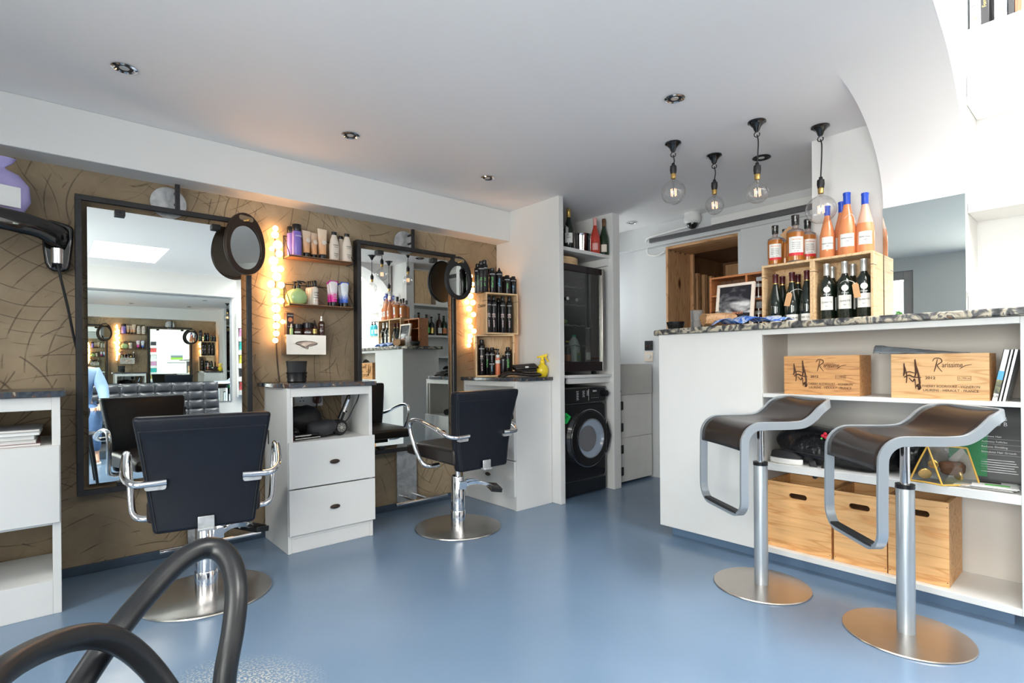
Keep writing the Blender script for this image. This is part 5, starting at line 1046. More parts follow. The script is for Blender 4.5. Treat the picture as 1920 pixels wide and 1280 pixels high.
# ------------------------------------------------------------------ wine crates on the bar
XC = 3.05
crate('wooden_crate', 'right wine crate on the bar holding five silver-capped bottles', XC, 3.215, .804, 1.081, ZT, 1.577, '-X', m='pine', mz='pine')
crate('wooden_crate', 'left wine crate on the bar holding five dark red-capped bottles', XC, 3.215, 1.0815, 1.345, ZT, 1.577, '-X', m='pine', mz='pine')
def wine(name, label, px, X, Z, body, foil, kind, k=1.0, group=None, cat='bottle', labm='label', txt=None, lab=None, extra=None):
    y = gy(px, X)
    if kind == 'bordeaux':
        pr = [(.035, 0), (.0375, .004), (.0375, .185), (.034, .203), (.020, .222), (.0145, .235), (.014, .262)]; cp = [(.0152, .238), (.0152, .288), (.0165, .290), (.0165, .300), (.014, .301)]; lb = (.055, .125, .26)
    elif kind == 'burgundy':
        pr = [(.039, 0), (.042, .004), (.042, .110), (.039, .14), (.028, .185), (.018, .225), (.0145, .25), (.014, .262)]; cp = [(.0155, .238), (.0155, .288), (.0168, .290), (.0168, .299), (.014, .301)]; lb = (.005, .045, .26)
    elif kind == 'rose':
        pr = [(.037, 0), (.040, .004), (.0405, .09), (.039, .13), (.031, .17), (.020, .215), (.0145, .245), (.014, .262)]; cp = [(.0155, .246), (.0155, .292), (.0168, .294), (.0168, .302), (.014, .304)]; lb = (.04, .105, .24)
    lb = lab or lb
    return bottle(name, label, cat, (X, y, Z), [(a * k, b * k) for a, b in pr], body, [(a * k, b * k) for a, b in cp], foil, group, lab=lb, labm=labm, txt=txt, n=28)
Zc = ZT + .0125
for i, (px, X, nm_) in enumerate(((1551, 3.10, 'leftmost'), (1561, 3.165, 'second from left'), (1585, 3.10, 'middle front'), (1600, 3.165, 'fourth from left'), (1621, 3.095, 'rightmost'))):
    front = i in (0, 2, 4)
    o = wine('wine_bottle', nm_ + ' silver-capped wine bottle in the right bar crate', px, X, Zc, 'wine_glass', 'silver_cap', 'bordeaux', 1.0 if front else .97, 'silver-capped wine bottles in the right crate', txt=[('CLARETTE', .0105, 'ink', .095, False), ('2012', .007, 'ink', .075, False)] if front else None)
    if front:
        md_ = MB(); vs_ = [(0, -.0383, .161)] + [(.0383 * sin(.016 * cos(a) / .0383), -.0383 * cos(.016 * cos(a) / .0383), .161 + .016 * sin(a)) for a in [2 * pi * i / 24 for i in range(24)]]
        md_.add(vs_, [(0, i + 1, (i + 1) % 24 + 1) for i in range(24)]); md_.build('medallion', 'label', o)
        t_ = text('DOMAINE', .007, 'white_txt', o, (0, -.0388, .136), wrap=.0388)
for i, (px, X, nm_) in enumerate(((1455, 3.10, 'leftmost'), (1468, 3.165, 'second from left'), (1486, 3.10, 'middle front'), (1497, 3.165, 'fourth from left'), (1514, 3.10, 'rightmost'))):
    front = i in (0, 2, 4)
    o = wine('wine_bottle', nm_ + ' maroon-capped burgundy bottle in the left bar crate', px, X, Zc, 'wine_glass', 'maroon_cap', 'burgundy', .93 if front else .91, 'maroon-capped wine bottles in the left crate', txt=[('NICOLAS', .014, 'ink', .026, False)] if front else None)
    MB().lathe([(.0146, .222), (.0150, .228)], 20).build('gold_band', 'gold', o)
# strings and kraft tags on two bottles
def hang_tag(label, p, side, lean):
    o = thing('bottle_tag', label, 'tag', tuple(p), facing(p[0], p[1]), 'kraft tags on the wine bottles')
    MB(Matrix.Rotation(lean, 4, 'Y')).prism([(-.014, -.075), (.014, -.075), (.014, -.01), (.007, 0), (-.007, 0), (-.014, -.01)], -.0006, .0006, 'y').build('card', 'kraft', o)
    MB().tube(smooth_path([(0, -.001, -.006), (.008 * side, -.001, .006), (.035 * side, .002, .016), (.055 * side, .018, .012), (.065 * side, .04, .004)], 6), .0012, 6).build('string', 'string', o)
hang_tag('kraft tag tied to the middle bottle of the left crate', at(1481, 548, X=3.047), 1, radians(12))
hang_tag('kraft tag tied to the middle bottle of the right crate', at(1603, 530, X=3.047), -1, radians(-8))
# spirits on the left crate
ZS = 1.5775
def spirit(label, px, X, k=1.0, lb=True, rot=0):
    o = bottle('spirit_bottle', label, 'bottle', (X, gy(px, X), ZS), [(a * k, b * k) for a, b in [(.036, 0), (.040, .004), (.041, .008)]], 'clear', group=None, n=28)
    MB().lathe([(.0412 * k, .008 * k), (.042 * k, .012 * k), (.042 * k, .148 * k), (.0415 * k, .150 * k)], 28).build('spirit_fill', 'amber', o)
    MB().lathe([(.0415 * k, .150 * k), (.040 * k, .160 * k), (.030 * k, .168 * k), (.016 * k, .172 * k), (.0145 * k, .178 * k), (.0145 * k, .19 * k)], 28).build('shoulder', 'clear', o)
    MB().lathe([(.001, .19 * k), (.0175 * k, .19 * k), (.018 * k, .20 * k), (.018 * k, .222 * k), (.019 * k, .224 * k), (.019 * k, .240 * k), (.001, .241 * k)], 24).build('cap', 'gloss_black', o)
    if lb:
        R = .0426 * k
        MB().lathe([(R, .045 * k), (R, .125 * k)], 14, a0=-pi / 2 - .85, a1=-pi / 2 + .85).build('label', 'label', o)
        MB().lathe([(R, .030 * k), (R, .045 * k)], 14, a0=-pi / 2 - .85, a1=-pi / 2 + .85).build('red_band', mat('red label band', (.65, .03, .04), .4) if 'redband' not in M else M['redband'], o)
        text('Mandarine', .011, 'orange_txt', o, (0, -R - .0006, .112 * k), wrap=R + .0006)
        for q in range(4): text('liqueur artisanale', .006, 'ink', o, (0, -R - .0006, (.096 - .010 * q) * k), wrap=R + .0006)
        text('70 cl  40%', .006, 'ink', o, (0, -R - .0006, .052 * k), wrap=R + .0006)
    o.rotation_euler.z += rot; return o
M['redband'] = mat('red label band', (.65, .03, .04), .4)
spirit('leftmost amber spirit bottle on the left bar crate', 1455, 3.115, .95)
spirit('amber spirit bottle at the back, half hidden by the kraft card', 1474, 3.175, .88, False)
spirit('tallest amber spirit bottle in front on the left bar crate', 1493, 3.10, 1.08, rot=.1)
spirit('rightmost amber spirit bottle on the left bar crate', 1516, 3.168, 1.0, rot=.3)
o = thing('folded_card', 'small brown kraft card standing between the spirit bottles', 'card', tuple(at(1480, 439, X=3.12)), facing(3.1, 1.2))
MB(Matrix.Rotation(radians(45), 4, 'Y')).box(-.032, .032, -.001, .001, -.032, .032).build('card', 'kraft', o)
for i, (px, X, k, body, lb) in enumerate(((1553, 3.095, .90, 'rose', 'short orange rose bottle at the left of the right crate top'), (1580, 3.165, .98, 'rose', 'rose bottle half hidden behind the middle one'), (1590, 3.10, 1.06, 'rose', 'tall orange rose bottle with wire loop in the middle'), (1624, 3.11, 1.0, 'rose_pale', 'paler pink rose bottle at the right on the crate'))):
    o = wine('rose_bottle', lb, px, X, ZS, body, 'blue_cap', 'rose', k, 'blue-capped rose bottles on the right crate', txt=[('ROUGE GARANCE', .0065, 'ink', .078 * k, False), ('rose', .008, 'ink', .064 * k, False)] if i != 1 else None)
    if i == 3: MB().lathe([(.0404, .006), (.0407, .09), (.0393, .13), (.0352, .15)], 28).build('wine_fill', 'rose', o)
    if i == 2: MB().tube(smooth_path([(-.028, -.012, .17), (-.01, -.030, .185), (.012, -.032, .205), (.030, -.02, .19), (.034, -.03, .15)], 6), .001, 6).build('string', 'string', o)
# wooden rack with small pots
r = thing('display_rack', 'orange-brown wooden compartment rack behind the framed photo', 'rack', (3.09, 1.515, ZT))
hy_, hz_, dp = .167, .320, .12
MB().box(0, dp, -hy_, -hy_ + .012, 0, hz_).box(0, dp, hy_ - .012, hy_, 0, hz_).box(0, dp, -hy_ + .012, hy_ - .012, 0, .012).box(0, dp, -hy_ + .012, hy_ - .012, hz_ - .012, hz_).build('frame', 'rackwood', r, bevel=.001)
MB().box(.004, dp, -.067, -.055, .012, hz_ - .012).box(.006, dp, -hy_ + .012, -.067, .16, .17).box(.006, dp, -.055, hy_ - .012, .20, .21).build('divider', 'rackwood', r)
MB().box(dp - .006, dp, -.055, hy_ - .012, .012, hz_ - .012).build('back_board', 'darkwood', r)
for z, lb in ((.0125, 'small pot with silver label on the rack floor'), (.1705, 'small pot with silver label on the upper level of the rack')):
    bottle('small_pot', lb, 'pot', (3.14, 1.515 - .112, ZT + z), [(.026, 0), (.028, .004), (.028, .07), (.022, .085)], 'silver_cap', [(.022, .086), (.022, .10)], 'jar_red', lab=(.012, .065, .2), labm='jar_red')
# framed cloud photograph
r = thing('framed_photo', 'framed black and white photo of storm clouds leaning on the rack', 'picture', (3.0, (gy(1342, 3.0) + gy(1409, 3.0)) / 2, ZT), rot=(radians(-0), radians(9), 0))
hw = abs(gy(1340, 3.0) - gy(1410, 3.0)) / 2; hh = .262
m_, N, L, b = nm('storm cloud photograph'); b.inputs['Roughness'].default_value = .25
tc = N.new('ShaderNodeTexCoord'); mp = N.new('ShaderNodeMapping'); mp.inputs['Scale'].default_value = (1, .7, 1.2); L.new(tc.outputs['Object'], mp.inputs[0]); nz = N.new('ShaderNodeTexNoise'); nz.inputs['Scale'].default_value = 13; nz.inputs['Detail'].default_value = 8; nz.inputs['Distortion'].default_value = .7; L.new(mp.outputs[0], nz.inputs[0])
sp = N.new('ShaderNodeSeparateXYZ'); L.new(tc.outputs['Object'], sp.inputs[0])
cr_ = ramp(N, [(.08 / .262, (.0, .0, .0)), (.085 / .262, (.62, .62, .62)), (.17 / .262, (.5, .5, .5)), (.21 / .262, (.30, .30, .30))]); mz = N.new('ShaderNodeMath'); mz.operation = 'MULTIPLY'; mz.inputs[1].default_value = 1 / .262; L.new(sp.outputs[2], mz.inputs[0]); L.new(mz.outputs[0], cr_.inputs[0])
ad = N.new('ShaderNodeMath'); ad.operation = 'MULTIPLY_ADD'; ad.inputs[1].default_value = 1.0; L.new(nz.outputs['Fac'], ad.inputs[0]); sep = N.new('ShaderNodeMath'); sep.operation = 'SUBTRACT'; sep.inputs[1].default_value = .5; L.new(cr_.outputs[0], sep.inputs[0]); L.new(sep.outputs[0], ad.inputs[2])
rr = ramp(N, [(.38, (.015, .015, .02)), (.52, (.15, .15, .16)), (.66, (.75, .75, .74))]); L.new(ad.outputs[0], rr.inputs[0]); L.new(rr.outputs[0], b.inputs['Base Color']); M['clouds'] = m_
t = .016
MB().box(-.008, .012, -hw, hw, 0, t).box(-.008, .012, -hw, hw, hh - t, hh).box(-.008, .012, -hw, -hw + t, t, hh - t).box(-.008, .012, hw - t, hw, t, hh - t).build('frame', 'cream', r, bevel=.001)
MB().box(.0, .006, -hw + t, hw - t, t, hh - t).build('photograph', 'clouds', r)
text('MINUIT', .02, 'orange_txt', r, (-.001, -.02, .085), rot=(pi / 2, 0, -pi / 2))
# split log, tumbler, bowl, blue map
r = thing('split_log', 'chunk of pale split log lying on the bar', 'log', (2.93, gy(1347, 2.93), ZT), radians(-38))
b = MB(); rr_ = random.Random(4); q = 18; rows = []
for i in range(9):
    x = -.088 + .176 * i / 8; s_ = 1 - .12 * abs(i - 4) / 4
    rows.append([(x + .006 * rr_.uniform(-1, 1), s_ * (.052 + .006 * noise.noise(Vector((i * .5, k * .6, 1)))) * cos(2 * pi * k / q), max(0, .050 + s_ * (.048 + .010 * noise.noise(Vector((i * .4, k * .7, 2)))) * (sin(2 * pi * k / q) if sin(2 * pi * k / q) < 0 else .72 * abs(sin(2 * pi * k / q)) ** .6))) for k in range(q)])
b.add([p for w_ in rows for p in w_], [(i * q + k, i * q + (k + 1) % q, (i + 1) * q + (k + 1) % q, (i + 1) * q + k) for i in range(8) for k in range(q)] + [tuple(range(q)), tuple(8 * q + k for k in range(q))])
b.build('wood', 'logwood', r, ang=40)
MB().lathe([(.001, 0), (.020, 0), (.022, .002), (.001, .003)], 20).build('bark_knot', 'rust', r).location = (-.02, .0, .088)
bottle('glass_tumbler', 'faceted glass tumbler standing on the bar beside the log', 'glass', (2.95, gy(1307, 2.95), ZT), [(.030, 0), (.034, .004), (.034, .045), (.031, .052), (.034, .060), (.037, .112), (.034, .112), (.030, .06), (.028, .012)], 'tumbler', n=10)
r = thing('black_bowl', 'small glossy black bowl at the left end of the bar', 'bowl', (2.95, gy(1267, 2.95), ZT)); MB().lathe([(.001, 0), (.038, 0), (.044, .008), (.054, .040), (.056, .052), (.053, .052), (.042, .012), (.001, .010)], 36).build('bowl', 'gloss_black', r)
r = thing('folded_map', 'crumpled blue and white folded map lying on the bar', 'map', (2.86, gy(1405, 2.86), ZT + .002))
M['bluepaper'] = mottled('blue printed paper', [(.42, (.03, .12, .55)), (.5, (.10, .28, .75)), (.56, (.75, .78, .82)), (.64, (.06, .2, .62))], 16, .5, 0)
b = MB(); b.grid(lambda u, v: (-.055 + .12 * v, .19 - .40 * u, .004 + .040 * abs(sin(u * 7 + v * 3)) ** 1.5 * (1 - abs(2 * u - .75) * .5) + .012 * v), 36, 8); b.build('sheet', 'bluepaper', r, solid=.0012)
r = thing('dish_cloth', 'pale tray edge lying under the blue map on the bar', 'tray', (2.93, gy(1432, 2.93), ZT)); MB().prism(rrect(-.05, .05, -.10, .10, .02), 0, .004).build('sheet', 'paper', r, bevel=.001)
# mirror on the bar wall
r = thing('bar_wall_mirror', 'tall frameless mirror on the bar wall right of the crates', 'mirror', (3.222, .64, 1.2355))
MB().box(0, .018, gy(1813, 3.222) - .64 + .002, gy(1657, 3.222) - .64, 0, 1.812 - 1.2355).build('mirror_glass', 'mirror_grey', r)
# white shelves in the recess under the skylight
for z0, z1, lb in ((2.227, 2.576, 'deep boxed white shelf carrying the ring binders at the top right'), (1.722, 1.775, 'white recess shelf just above the bar mirror level'), (1.405, 1.428, 'slim recess shelf with the blue pump bottles')):
    r = thing('recess_shelf', lb, 'shelf', (3.246, .4775, z0)); MB().box(0, .252, -.62, -.001 if z0 > 1.5 else -.28, 0, z1 - z0).build('board', 'wall', r, bevel=.002)
M['binder1'] = mottled('patterned binder spine', [(.4, (.45, .5, .55)), (.5, (.75, .8, .85)), (.6, (.35, .4, .45))], 30, .5, 0)
for i, (px, w_, c, lb) in enumerate(((1829, .042, 'binder1', 'patterned pale ring binder first from left on the top recess shelf'), (1846, .032, 'black', 'black ring binder with gold print on the top recess shelf'), (1876, .042, 'binder1', 'patterned pale ring binder third along the top recess shelf'), (1896, .022, 'black', 'slim black folder fourth along the top recess shelf'), (1909, .022, 'darkwood', 'slim dark folder at the frame edge on the top recess shelf'))):
    y = gy(px, 3.27, 20); r = thing('ring_binder', lb, 'binder', (3.27, y, 2.5765))
    MB().box(0, .20, -w_ / 2, w_ / 2, 0, .31).build('cover', c, r, bevel=.003)
    if c == 'binder1':
        MB().cyl((-.001, 0, .05), (.002, 0, .05), .009, n=16).build('finger_hole', 'orange_txt', r)
        for k in range(5): MB().box(-.0012, .0, -w_ / 2 + .003, w_ / 2 - .003, .08 + .03 * k, .082 + .03 * k).build('spine_line', 'ink', r)
    else: text('Formula', .02, 'gold', r, (-.001, 0, .12), rot=(pi / 2, 0, -pi / 2), vertical=True)
for i, (px, lb) in enumerate(((685, 'left blue pump bottle on the slim recess shelf, seen in the mirror'), (696, 'right blue pump bottle on the slim recess shelf, seen in the mirror'))):
    bottle('pump_bottle', lb, 'bottle', (3.34, .16 + .085 * i - .1, 1.4285), [(.030, 0), (.034, .004), (.034, .12), (.026, .145), (.012, .155)], 'cyan_b', pump=(.158, 'black'), lab=(.03, .09, .25), rz=pi)
r = thing('gift_box', 'white cardboard box on the recess counter, faint at the right edge', 'box', (3.30, gy(1852, 3.30), 1.2355), .1); MB().box(-.05, .06, -.065, .065, 0, .12).build('box', 'paper', r, bevel=.002); MB().box(-.052, .062, -.067, .067, .095, .124).build('lid', 'paper', r, bevel=.002)
struct('trim_3', MB().box(3.2405, 3.50, -.6, .4775, 1.20, 1.2350), 'wall')
# ------------------------------------------------------------------ things on the bar shelves
Zm, Zl, Zb = .8735, .5175, .0855
def wine_box(label, pl, pr_, m, px_to):
    ya, yb_ = gy(pl, 2.812), gy(pr_, 2.812); yc = (ya + yb_) / 2; hw = (ya - yb_) / 2
    r = thing('wine_box', label, 'wooden box', (2.812, yc, Zm), 0, None)
    MB().box(.002, .165, -hw, hw, 0, .190).build('case', m, r, bevel=.001)
    fl = MB().box(-.006, .0019, -hw, hw, 0, .190).build('front_board', m, r, bevel=.0008)
    R = (pi / 2, 0, -pi / 2); k = hw / .165
    def T(s, sz, u, v, **kw): text(s, sz * k, 'burn', fl, (-.0066, (hw - u * 2 * hw), v), rot=R, **kw)
    # scrawled brush emblem
    def stroke(P, w0):
        pp = smooth_path([(-.0066, hw - u * 2 * hw, .190 * v) for u, v in P], 5); n_ = len(pp)
        return (pp, [w0 * (.35 + .9 * abs(sin(2.6 * i / n_ + .4))) for i in range(n_)])
    em = MB()
    for P, w0 in (([(.145, .80), (.15, .62), (.14, .50)], .0028), ([(.15, .74), (.175, .52), (.17, .34)], .002), ([(.265, .88), (.272, .74), (.275, .60), (.262, .48)], .0034), ([(.268, .80), (.30, .55), (.315, .35), (.305, .26)], .0032), ([(.15, .56), (.20, .60), (.26, .57)], .0018), ([(.145, .47), (.20, .52), (.25, .48), (.33, .47)], .0024), ([(.20, .46), (.24, .38), (.26, .44), (.272, .22)], .002), ([(.285, .26), (.30, .30), (.312, .24), (.298, .20)], .0055)):
        pp, ww = stroke(P, w0 * k); em.tube(pp, ww, 6)
    em.build('emblem', 'burn', fl)
    # script title as flowing strokes with lettering over it
    sc = MB(); pp, ww = stroke([(.45, .83), (.475, .90), (.53, .89), (.545, .82), (.50, .75), (.52, .67), (.55, .60)], .0016 * k); sc.tube(pp, ww, 6); pp, ww = stroke([(.50, .88), (.485, .74), (.465, .60)], .0016 * k); sc.tube(pp, ww, 6); pp, ww = stroke([(.72, .66), (.77, .73), (.84, .76)], .001 * k); sc.tube(pp, ww, 6)
    sc.build('script_flourish', 'burn', fl)
    T('arissime', .030, .545, .142, sx=.70, align='LEFT')
    T('2012', .016, .425, .088, sx=1.1, bold=.0003); T('6 | 750 ml', .009, .765, .088)
    bx_ = MB(); u0, u1, v0, v1 = .70, .83, .080, .096
    ys = lambda u: hw - u * 2 * hw
    for a, b_ in (((u0, v0), (u1, v0)), ((u1, v0), (u1, v1)), ((u1, v1), (u0, v1)), ((u0, v1), (u0, v0))): bx_.tube([(-.0064, ys(a[0]), a[1]), (-.0064, ys(b_[0]), b_[1])], .0005, 4)
    bx_.build('stamp_border', 'burn', fl)
    T('THIERRY RODRIGUEZ - VIGNERON', .0145, .625, .053, sx=.84); T('LAURENS - HERAULT - FRANCE', .0145, .625, .036, sx=.90)
    return r
wine_box('stencilled wine box on the left of the bar middle shelf', 1470.5, 1612, 'ply_box', 0)
wine_box('stencilled wine box on the right of the bar middle shelf, beside the books', 1671, 1855, 'ply_pale', 0)
r = thing('plastic_bag', 'crumpled grey plastic bag lying on the right wine box', 'plastic bag', (2.91, gy(1735, 2.91), Zm + .191))
M['greybag'] = mat('grey plastic film', (.20, .23, .26), .25, bump=.8, bscale=35, var=.3, scale=20)
b = MB(); b.grid(lambda u, v: (-.05 + .10 * v, .185 - .33 * u, .003 + max(0, (.040 * (1 - u) ** 1.2 * sin(pi * min(.98, v + .02)) + .006 * noise.noise(Vector((u * 9, v * 7, 0))) * (1 - u)))), 30, 14); b.build('film', 'greybag', r, solid=.002)
for i, (px, w_, c, lb, le) in enumerate(((1874, .019, 'paper', 'white book with mountain picture on its spine leaning on the bar shelf', 0), (1886, .010, 'paper', 'thin white book second in the leaning row', 0), (1894, .012, 'galv', 'grey covered book at the right of the leaning row', 0))):
    y = .327 - [.0, .0155, .0275][i]; r = thing('book', lb, 'book', (2.815, y + .01, Zm), rot=(radians(10.5), 0, 0), group='books leaning on the bar middle shelf')
    MB().box(.002, .15, -w_ / 2 + .002, w_ / 2 - .002, .001, .2).build('pages', 'paper', r); MB().box(0, .002, -w_ / 2, w_ / 2, 0, .205).box(0, .155, w_ / 2 - .002, w_ / 2, 0, .205).box(0, .155, -w_ / 2, -w_ / 2 + .002, 0, .205).build('cover', c, r)
    if i == 0:
        MB().box(-.001, .0, -w_ / 2 + .001, w_ / 2 - .001, .085, .12).build('sky_print', 'blue_txt', r); MB().box(-.001, .0, -w_ / 2 + .001, w_ / 2 - .001, .03, .085).build('mountain_print', mottled('mountain print', [(.4, (.06, .07, .06)), (.55, (.2, .2, .1)), (.7, (.5, .42, .15))], 40, .5, 0), r); text('GR', .012, 'ink', r, (-.001, 0, .018), rot=(pi / 2, 0, -pi / 2))
# plywood storage boxes
for i, (yl, yr, h_, lb) in enumerate(((1.226, .926, .335, 'left plywood storage box under the bar'), (.915, .702, .335, 'middle plywood storage box under the bar'), (.697, .483, .355, 'right plywood storage box under the bar'))):
    r = thing('storage_box', lb + ', with slot handle', 'storage box', (2.825, (yl + yr) / 2, Zb), 0, None); hw = (yl - yr) / 2; t = .012
    zs = h_ - .0615; bw_, bh_ = .055, .024
    sl = rrect(-.042, .042, zs - .0134, zs + .0134, .0133, 8); ou = []
    for x, z in sl:
        a = atan2((z - zs) / bh_, x / bw_); k = 1 / max(abs(cos(a)), abs(sin(a))); ou.append((k * cos(a) * bw_, zs + k * sin(a) * bh_))
    fb = MB(); fb.ring(ou, sl, 0, t, 'x')
    fb.box(0, t, -hw, hw, 0, zs - bh_ + .0002).box(0, t, -hw, hw, zs + bh_ - .0002, h_).box(0, t, -hw, -bw_ + .0002, zs - bh_, zs + bh_).box(0, t, bw_ - .0002, hw, zs - bh_, zs + bh_)
    fb.build('front_board', 'ply', r)
    MB().box(t, .27, -hw, -hw + t, 0, h_).box(t, .27, hw - t, hw, 0, h_).box(t, .27, -hw + t, hw - t, 0, t).box(.27 - t, .27, -hw + t, hw - t, t, h_).build('carcass', 'ply', r, bevel=.001)
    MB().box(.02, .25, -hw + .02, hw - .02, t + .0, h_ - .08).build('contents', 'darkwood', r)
    for s in (-1, 1):
        for zz in (.02, h_ - .02): MB().sph((-.0005, s * (hw - .006), zz), .002, 8).build('screw', 'ink', r)
# black satchel, shoe, clear bag, poster, brochures
r = thing('black_satchel', 'black shiny canvas bag with small red flower patch on the lower bar shelf', 'bag', (2.965, .945, Zl))
M['nylon'] = mat('black shiny nylon', (.008, .008, .010), .24, bump=1.0, bscale=14, var=.3, scale=6)
b = MB(); blob(b, (0, 0, .092), (.118, .265, .094), amp=.20, freq=6, n=72, seed=2, power=3.6, flat=.090); b.build('bag_body', 'nylon', r, ang=80)
MB().tube(smooth_path([(-.112, .22, .07), (-.12, .1, .06), (-.125, -.05, .055), (-.115, -.2, .06)], 6), .0035, 6).build('zip', 'black_matte', r)
b = MB(); b.grid(lambda u, v: (-.13 - .012 * sin(u * 3) + .004 * v, .085 - .075 * u * .9 - .03 * v * (1 if u < 1 else 1), .03 + .04 * (.5 - abs(u - .5)) - .105 * sin(pi * u) * (1 - v * .35)), 14, 4); b.build('strap', 'black_matte', r, solid=.003)
fl = MB()
for dx, dz in ((0, 0), (.014, .006), (-.012, .008), (.003, .017)): fl.sph((-.128, .005 + dx, .150 + dz), .0085, 10, (.4, 1, 1))
fl.build('flower_patch', mat('red patch', (.75, .02, .05), .5), r)
MB().tube([(-.127, -.012, .155), (-.127, -.028, .150), (-.126, -.04, .158)], .0025, 6).sph((-.127, .025, .143), .005, 8, (.4, 1, 1)).build('leaf_patch', 'green_txt', r)
r = thing('satchel_side_bag', 'dark nylon bag standing between satchel and clear pouch on the lower shelf', 'bag', (3.02, .635, Zl)); b = MB(); blob(b, (0, 0, .075), (.07, .045, .085), amp=.3, freq=10, n=32, seed=11, flat=.073); b.build('bag_body', 'nylon', r, ang=80)
r = thing('canvas_shoe', 'black canvas shoe with white rubber sole at the left of the lower shelf', 'shoe', (2.838, 1.135, Zl), radians(86))
def shoe_out(k): return [(.082 * cos(a) * k + .0, .032 * sin(a) * k * (1 + .12 * cos(a))) for a in [2 * pi * i / 32 for i in range(32)]]
MB().prism(shoe_out(1), 0.0, .030).build('sole', 'label', r, bevel=.008, seg=3)
b = MB(); q = 32; secs = [(1, .030, 0), (.95, .042, 0), (.72, .058, .015), (.45, .066, .02)]; b.add([(x * k + d_, y * k, z) for k, z, d_ in secs for x, y in shoe_out(.97)], [(i * q + k, i * q + (k + 1) % q, (i + 1) * q + (k + 1) % q, (i + 1) * q + k) for i in range(3) for k in range(q)] + [tuple(3 * q + k for k in range(q))]); b.build('upper', 'black_matte', r)
# clear cosmetics pouch with piping
r = thing('clear_pouch', 'clear plastic pouch with yellow piping holding gold compacts on the lower shelf', 'pouch', (2.87, .505, Zl + .003))
V = {'a': (-.07, .105, 0), 'b': (-.095, -.01, 0), 'c': (.00, -.115, .0), 'd': (.04, .06, 0), 'e': (-.035, .05, .150), 'f': (.0, -.075, .150)}
f_ = MB(); f_.add([V[k] for k in 'abcdef'], [(0, 1, 4), (1, 2, 5, 4), (2, 3, 5), (3, 0, 4, 5), (0, 1, 2, 3)]); f_.build('film', thin_glass('clear vinyl', (.93, .93, .92), .10, .05), r, smooth=False)
pp = MB()
for a_, b_ in ('ab', 'bc', 'be', 'cf', 'ae', 'ef'):
    A1, B1 = Vector(V[a_]), Vector(V[b_]); mid = (A1 + B1) / 2 + Vector((-.004, 0, .003)); pp.tube(smooth_path([A1, mid, B1], 6), .0035, 8)
pp.build('piping', mat('yellow piping', (.75, .45, .08), .4), r)
for i, (x, y, z, s) in enumerate(((-.055, .055, .032, .024), (-.045, .03, .075, .020), (-.02, -.045, .035, .022))):
    o = MB().cyl((0, 0, 0), (.010, 0, 0), s, n=26).build('gold_compact', 'brass', r, bevel=.003); o.location = (x, y, z); o.rotation_euler = (0, radians(-18), radians(20 - 30 * i))
o = blob(MB(), (0, 0, 0), (.028, .040, .028), amp=.4, freq=24, seed=5).build('brown_scrunchie', mat('brown hair brush', (.12, .05, .02), .6), r); o.location = (-.015, -.03, .062)
# leaflet stand poster and brochures
r = thing('hair_poster', 'black poster reading HERB CLUB standing at the right of the lower shelf', 'poster', (3.02, .352, Zl), rot=(0, radians(6), 0))
MB().box(0, .004, -.085, .165, 0, .325).build('board', mat('charcoal print', (.025, .027, .03), .35), r)
R = (pi / 2, 0, -pi / 2)
MB().box(-.001, .0, .035, .165, .02, .20).build('green_figure_panel', mat('green garment print', (.01, .22, .07), .45), r)
b = MB(); b.prism([(.165, .0), (.165, .08), (.12, .135), (.085, .08), (.06, .0)], -.0016, -.0008, 'x'); b.build('hand_print', 'inner', r)
MB().cyl((-.001, .025, .292), (-.0002, .025, .292), .011, n=24).build('round_logo', 'white_txt', r); MB().cyl((-.0014, .025, .292), (-.0002, .025, .292), .0095, n=24).build('logo_centre', 'ink', r)
text('H E R B', .024, 'white_txt', r, (-.001, .012, .268), rot=R); text('C L U B', .024, 'white_txt', r, (-.001, .012, .246), rot=R)
for i, s_ in enumerate(('Thickens Hair', 'Activates Follicles', 'Reduces Shedding', 'Stimulates Hair Growth')):
    text(s_, .0115, 'white_txt', r, (-.001, .055, .192 - .022 * i), rot=R, align='LEFT'); MB().box(-.001, .0, -.075, .055, .1815 - .022 * i, .1822 - .022 * i).build('rule', 'white_txt', r)
for i in range(6): MB().box(-.001, .0, -.05 - .006 * (i % 3), .055, .092 - .010 * i, .094 - .010 * i).build('small_print', 'galv', r)
for i in range(4):
    r = thing('brochure', ['glossy white brochure with green figure, topmost at the shelf right end', 'brochure just beneath the topmost one at the shelf right end', 'large leaflet sheet under the small brochures', 'lowest leaflet on the lower bar shelf'][i], 'brochure', (2.87, .345 + (.0 if i < 2 else .03), Zl + .004 * (3 - i) + .001), radians([8, 2, -3, 0][i]), 'brochures on the lower bar shelf')
    a_ = .07 if i < 2 else .09; MB().box(-.06, .06, -a_, a_, 0, .003).build('sheet', 'paper', r)
    if i == 0:
        MB().box(-.03, .0, -.045, .03, .003, .0034).build('green_print', 'green_txt', r); MB().box(.02, .055, -.02, .05, .003, .0034).build('dark_print', 'ink', r)
    else: MB().box(-.0605, -.060, -a_, a_, .0, .0016).build('dark_edge', 'ink', r)
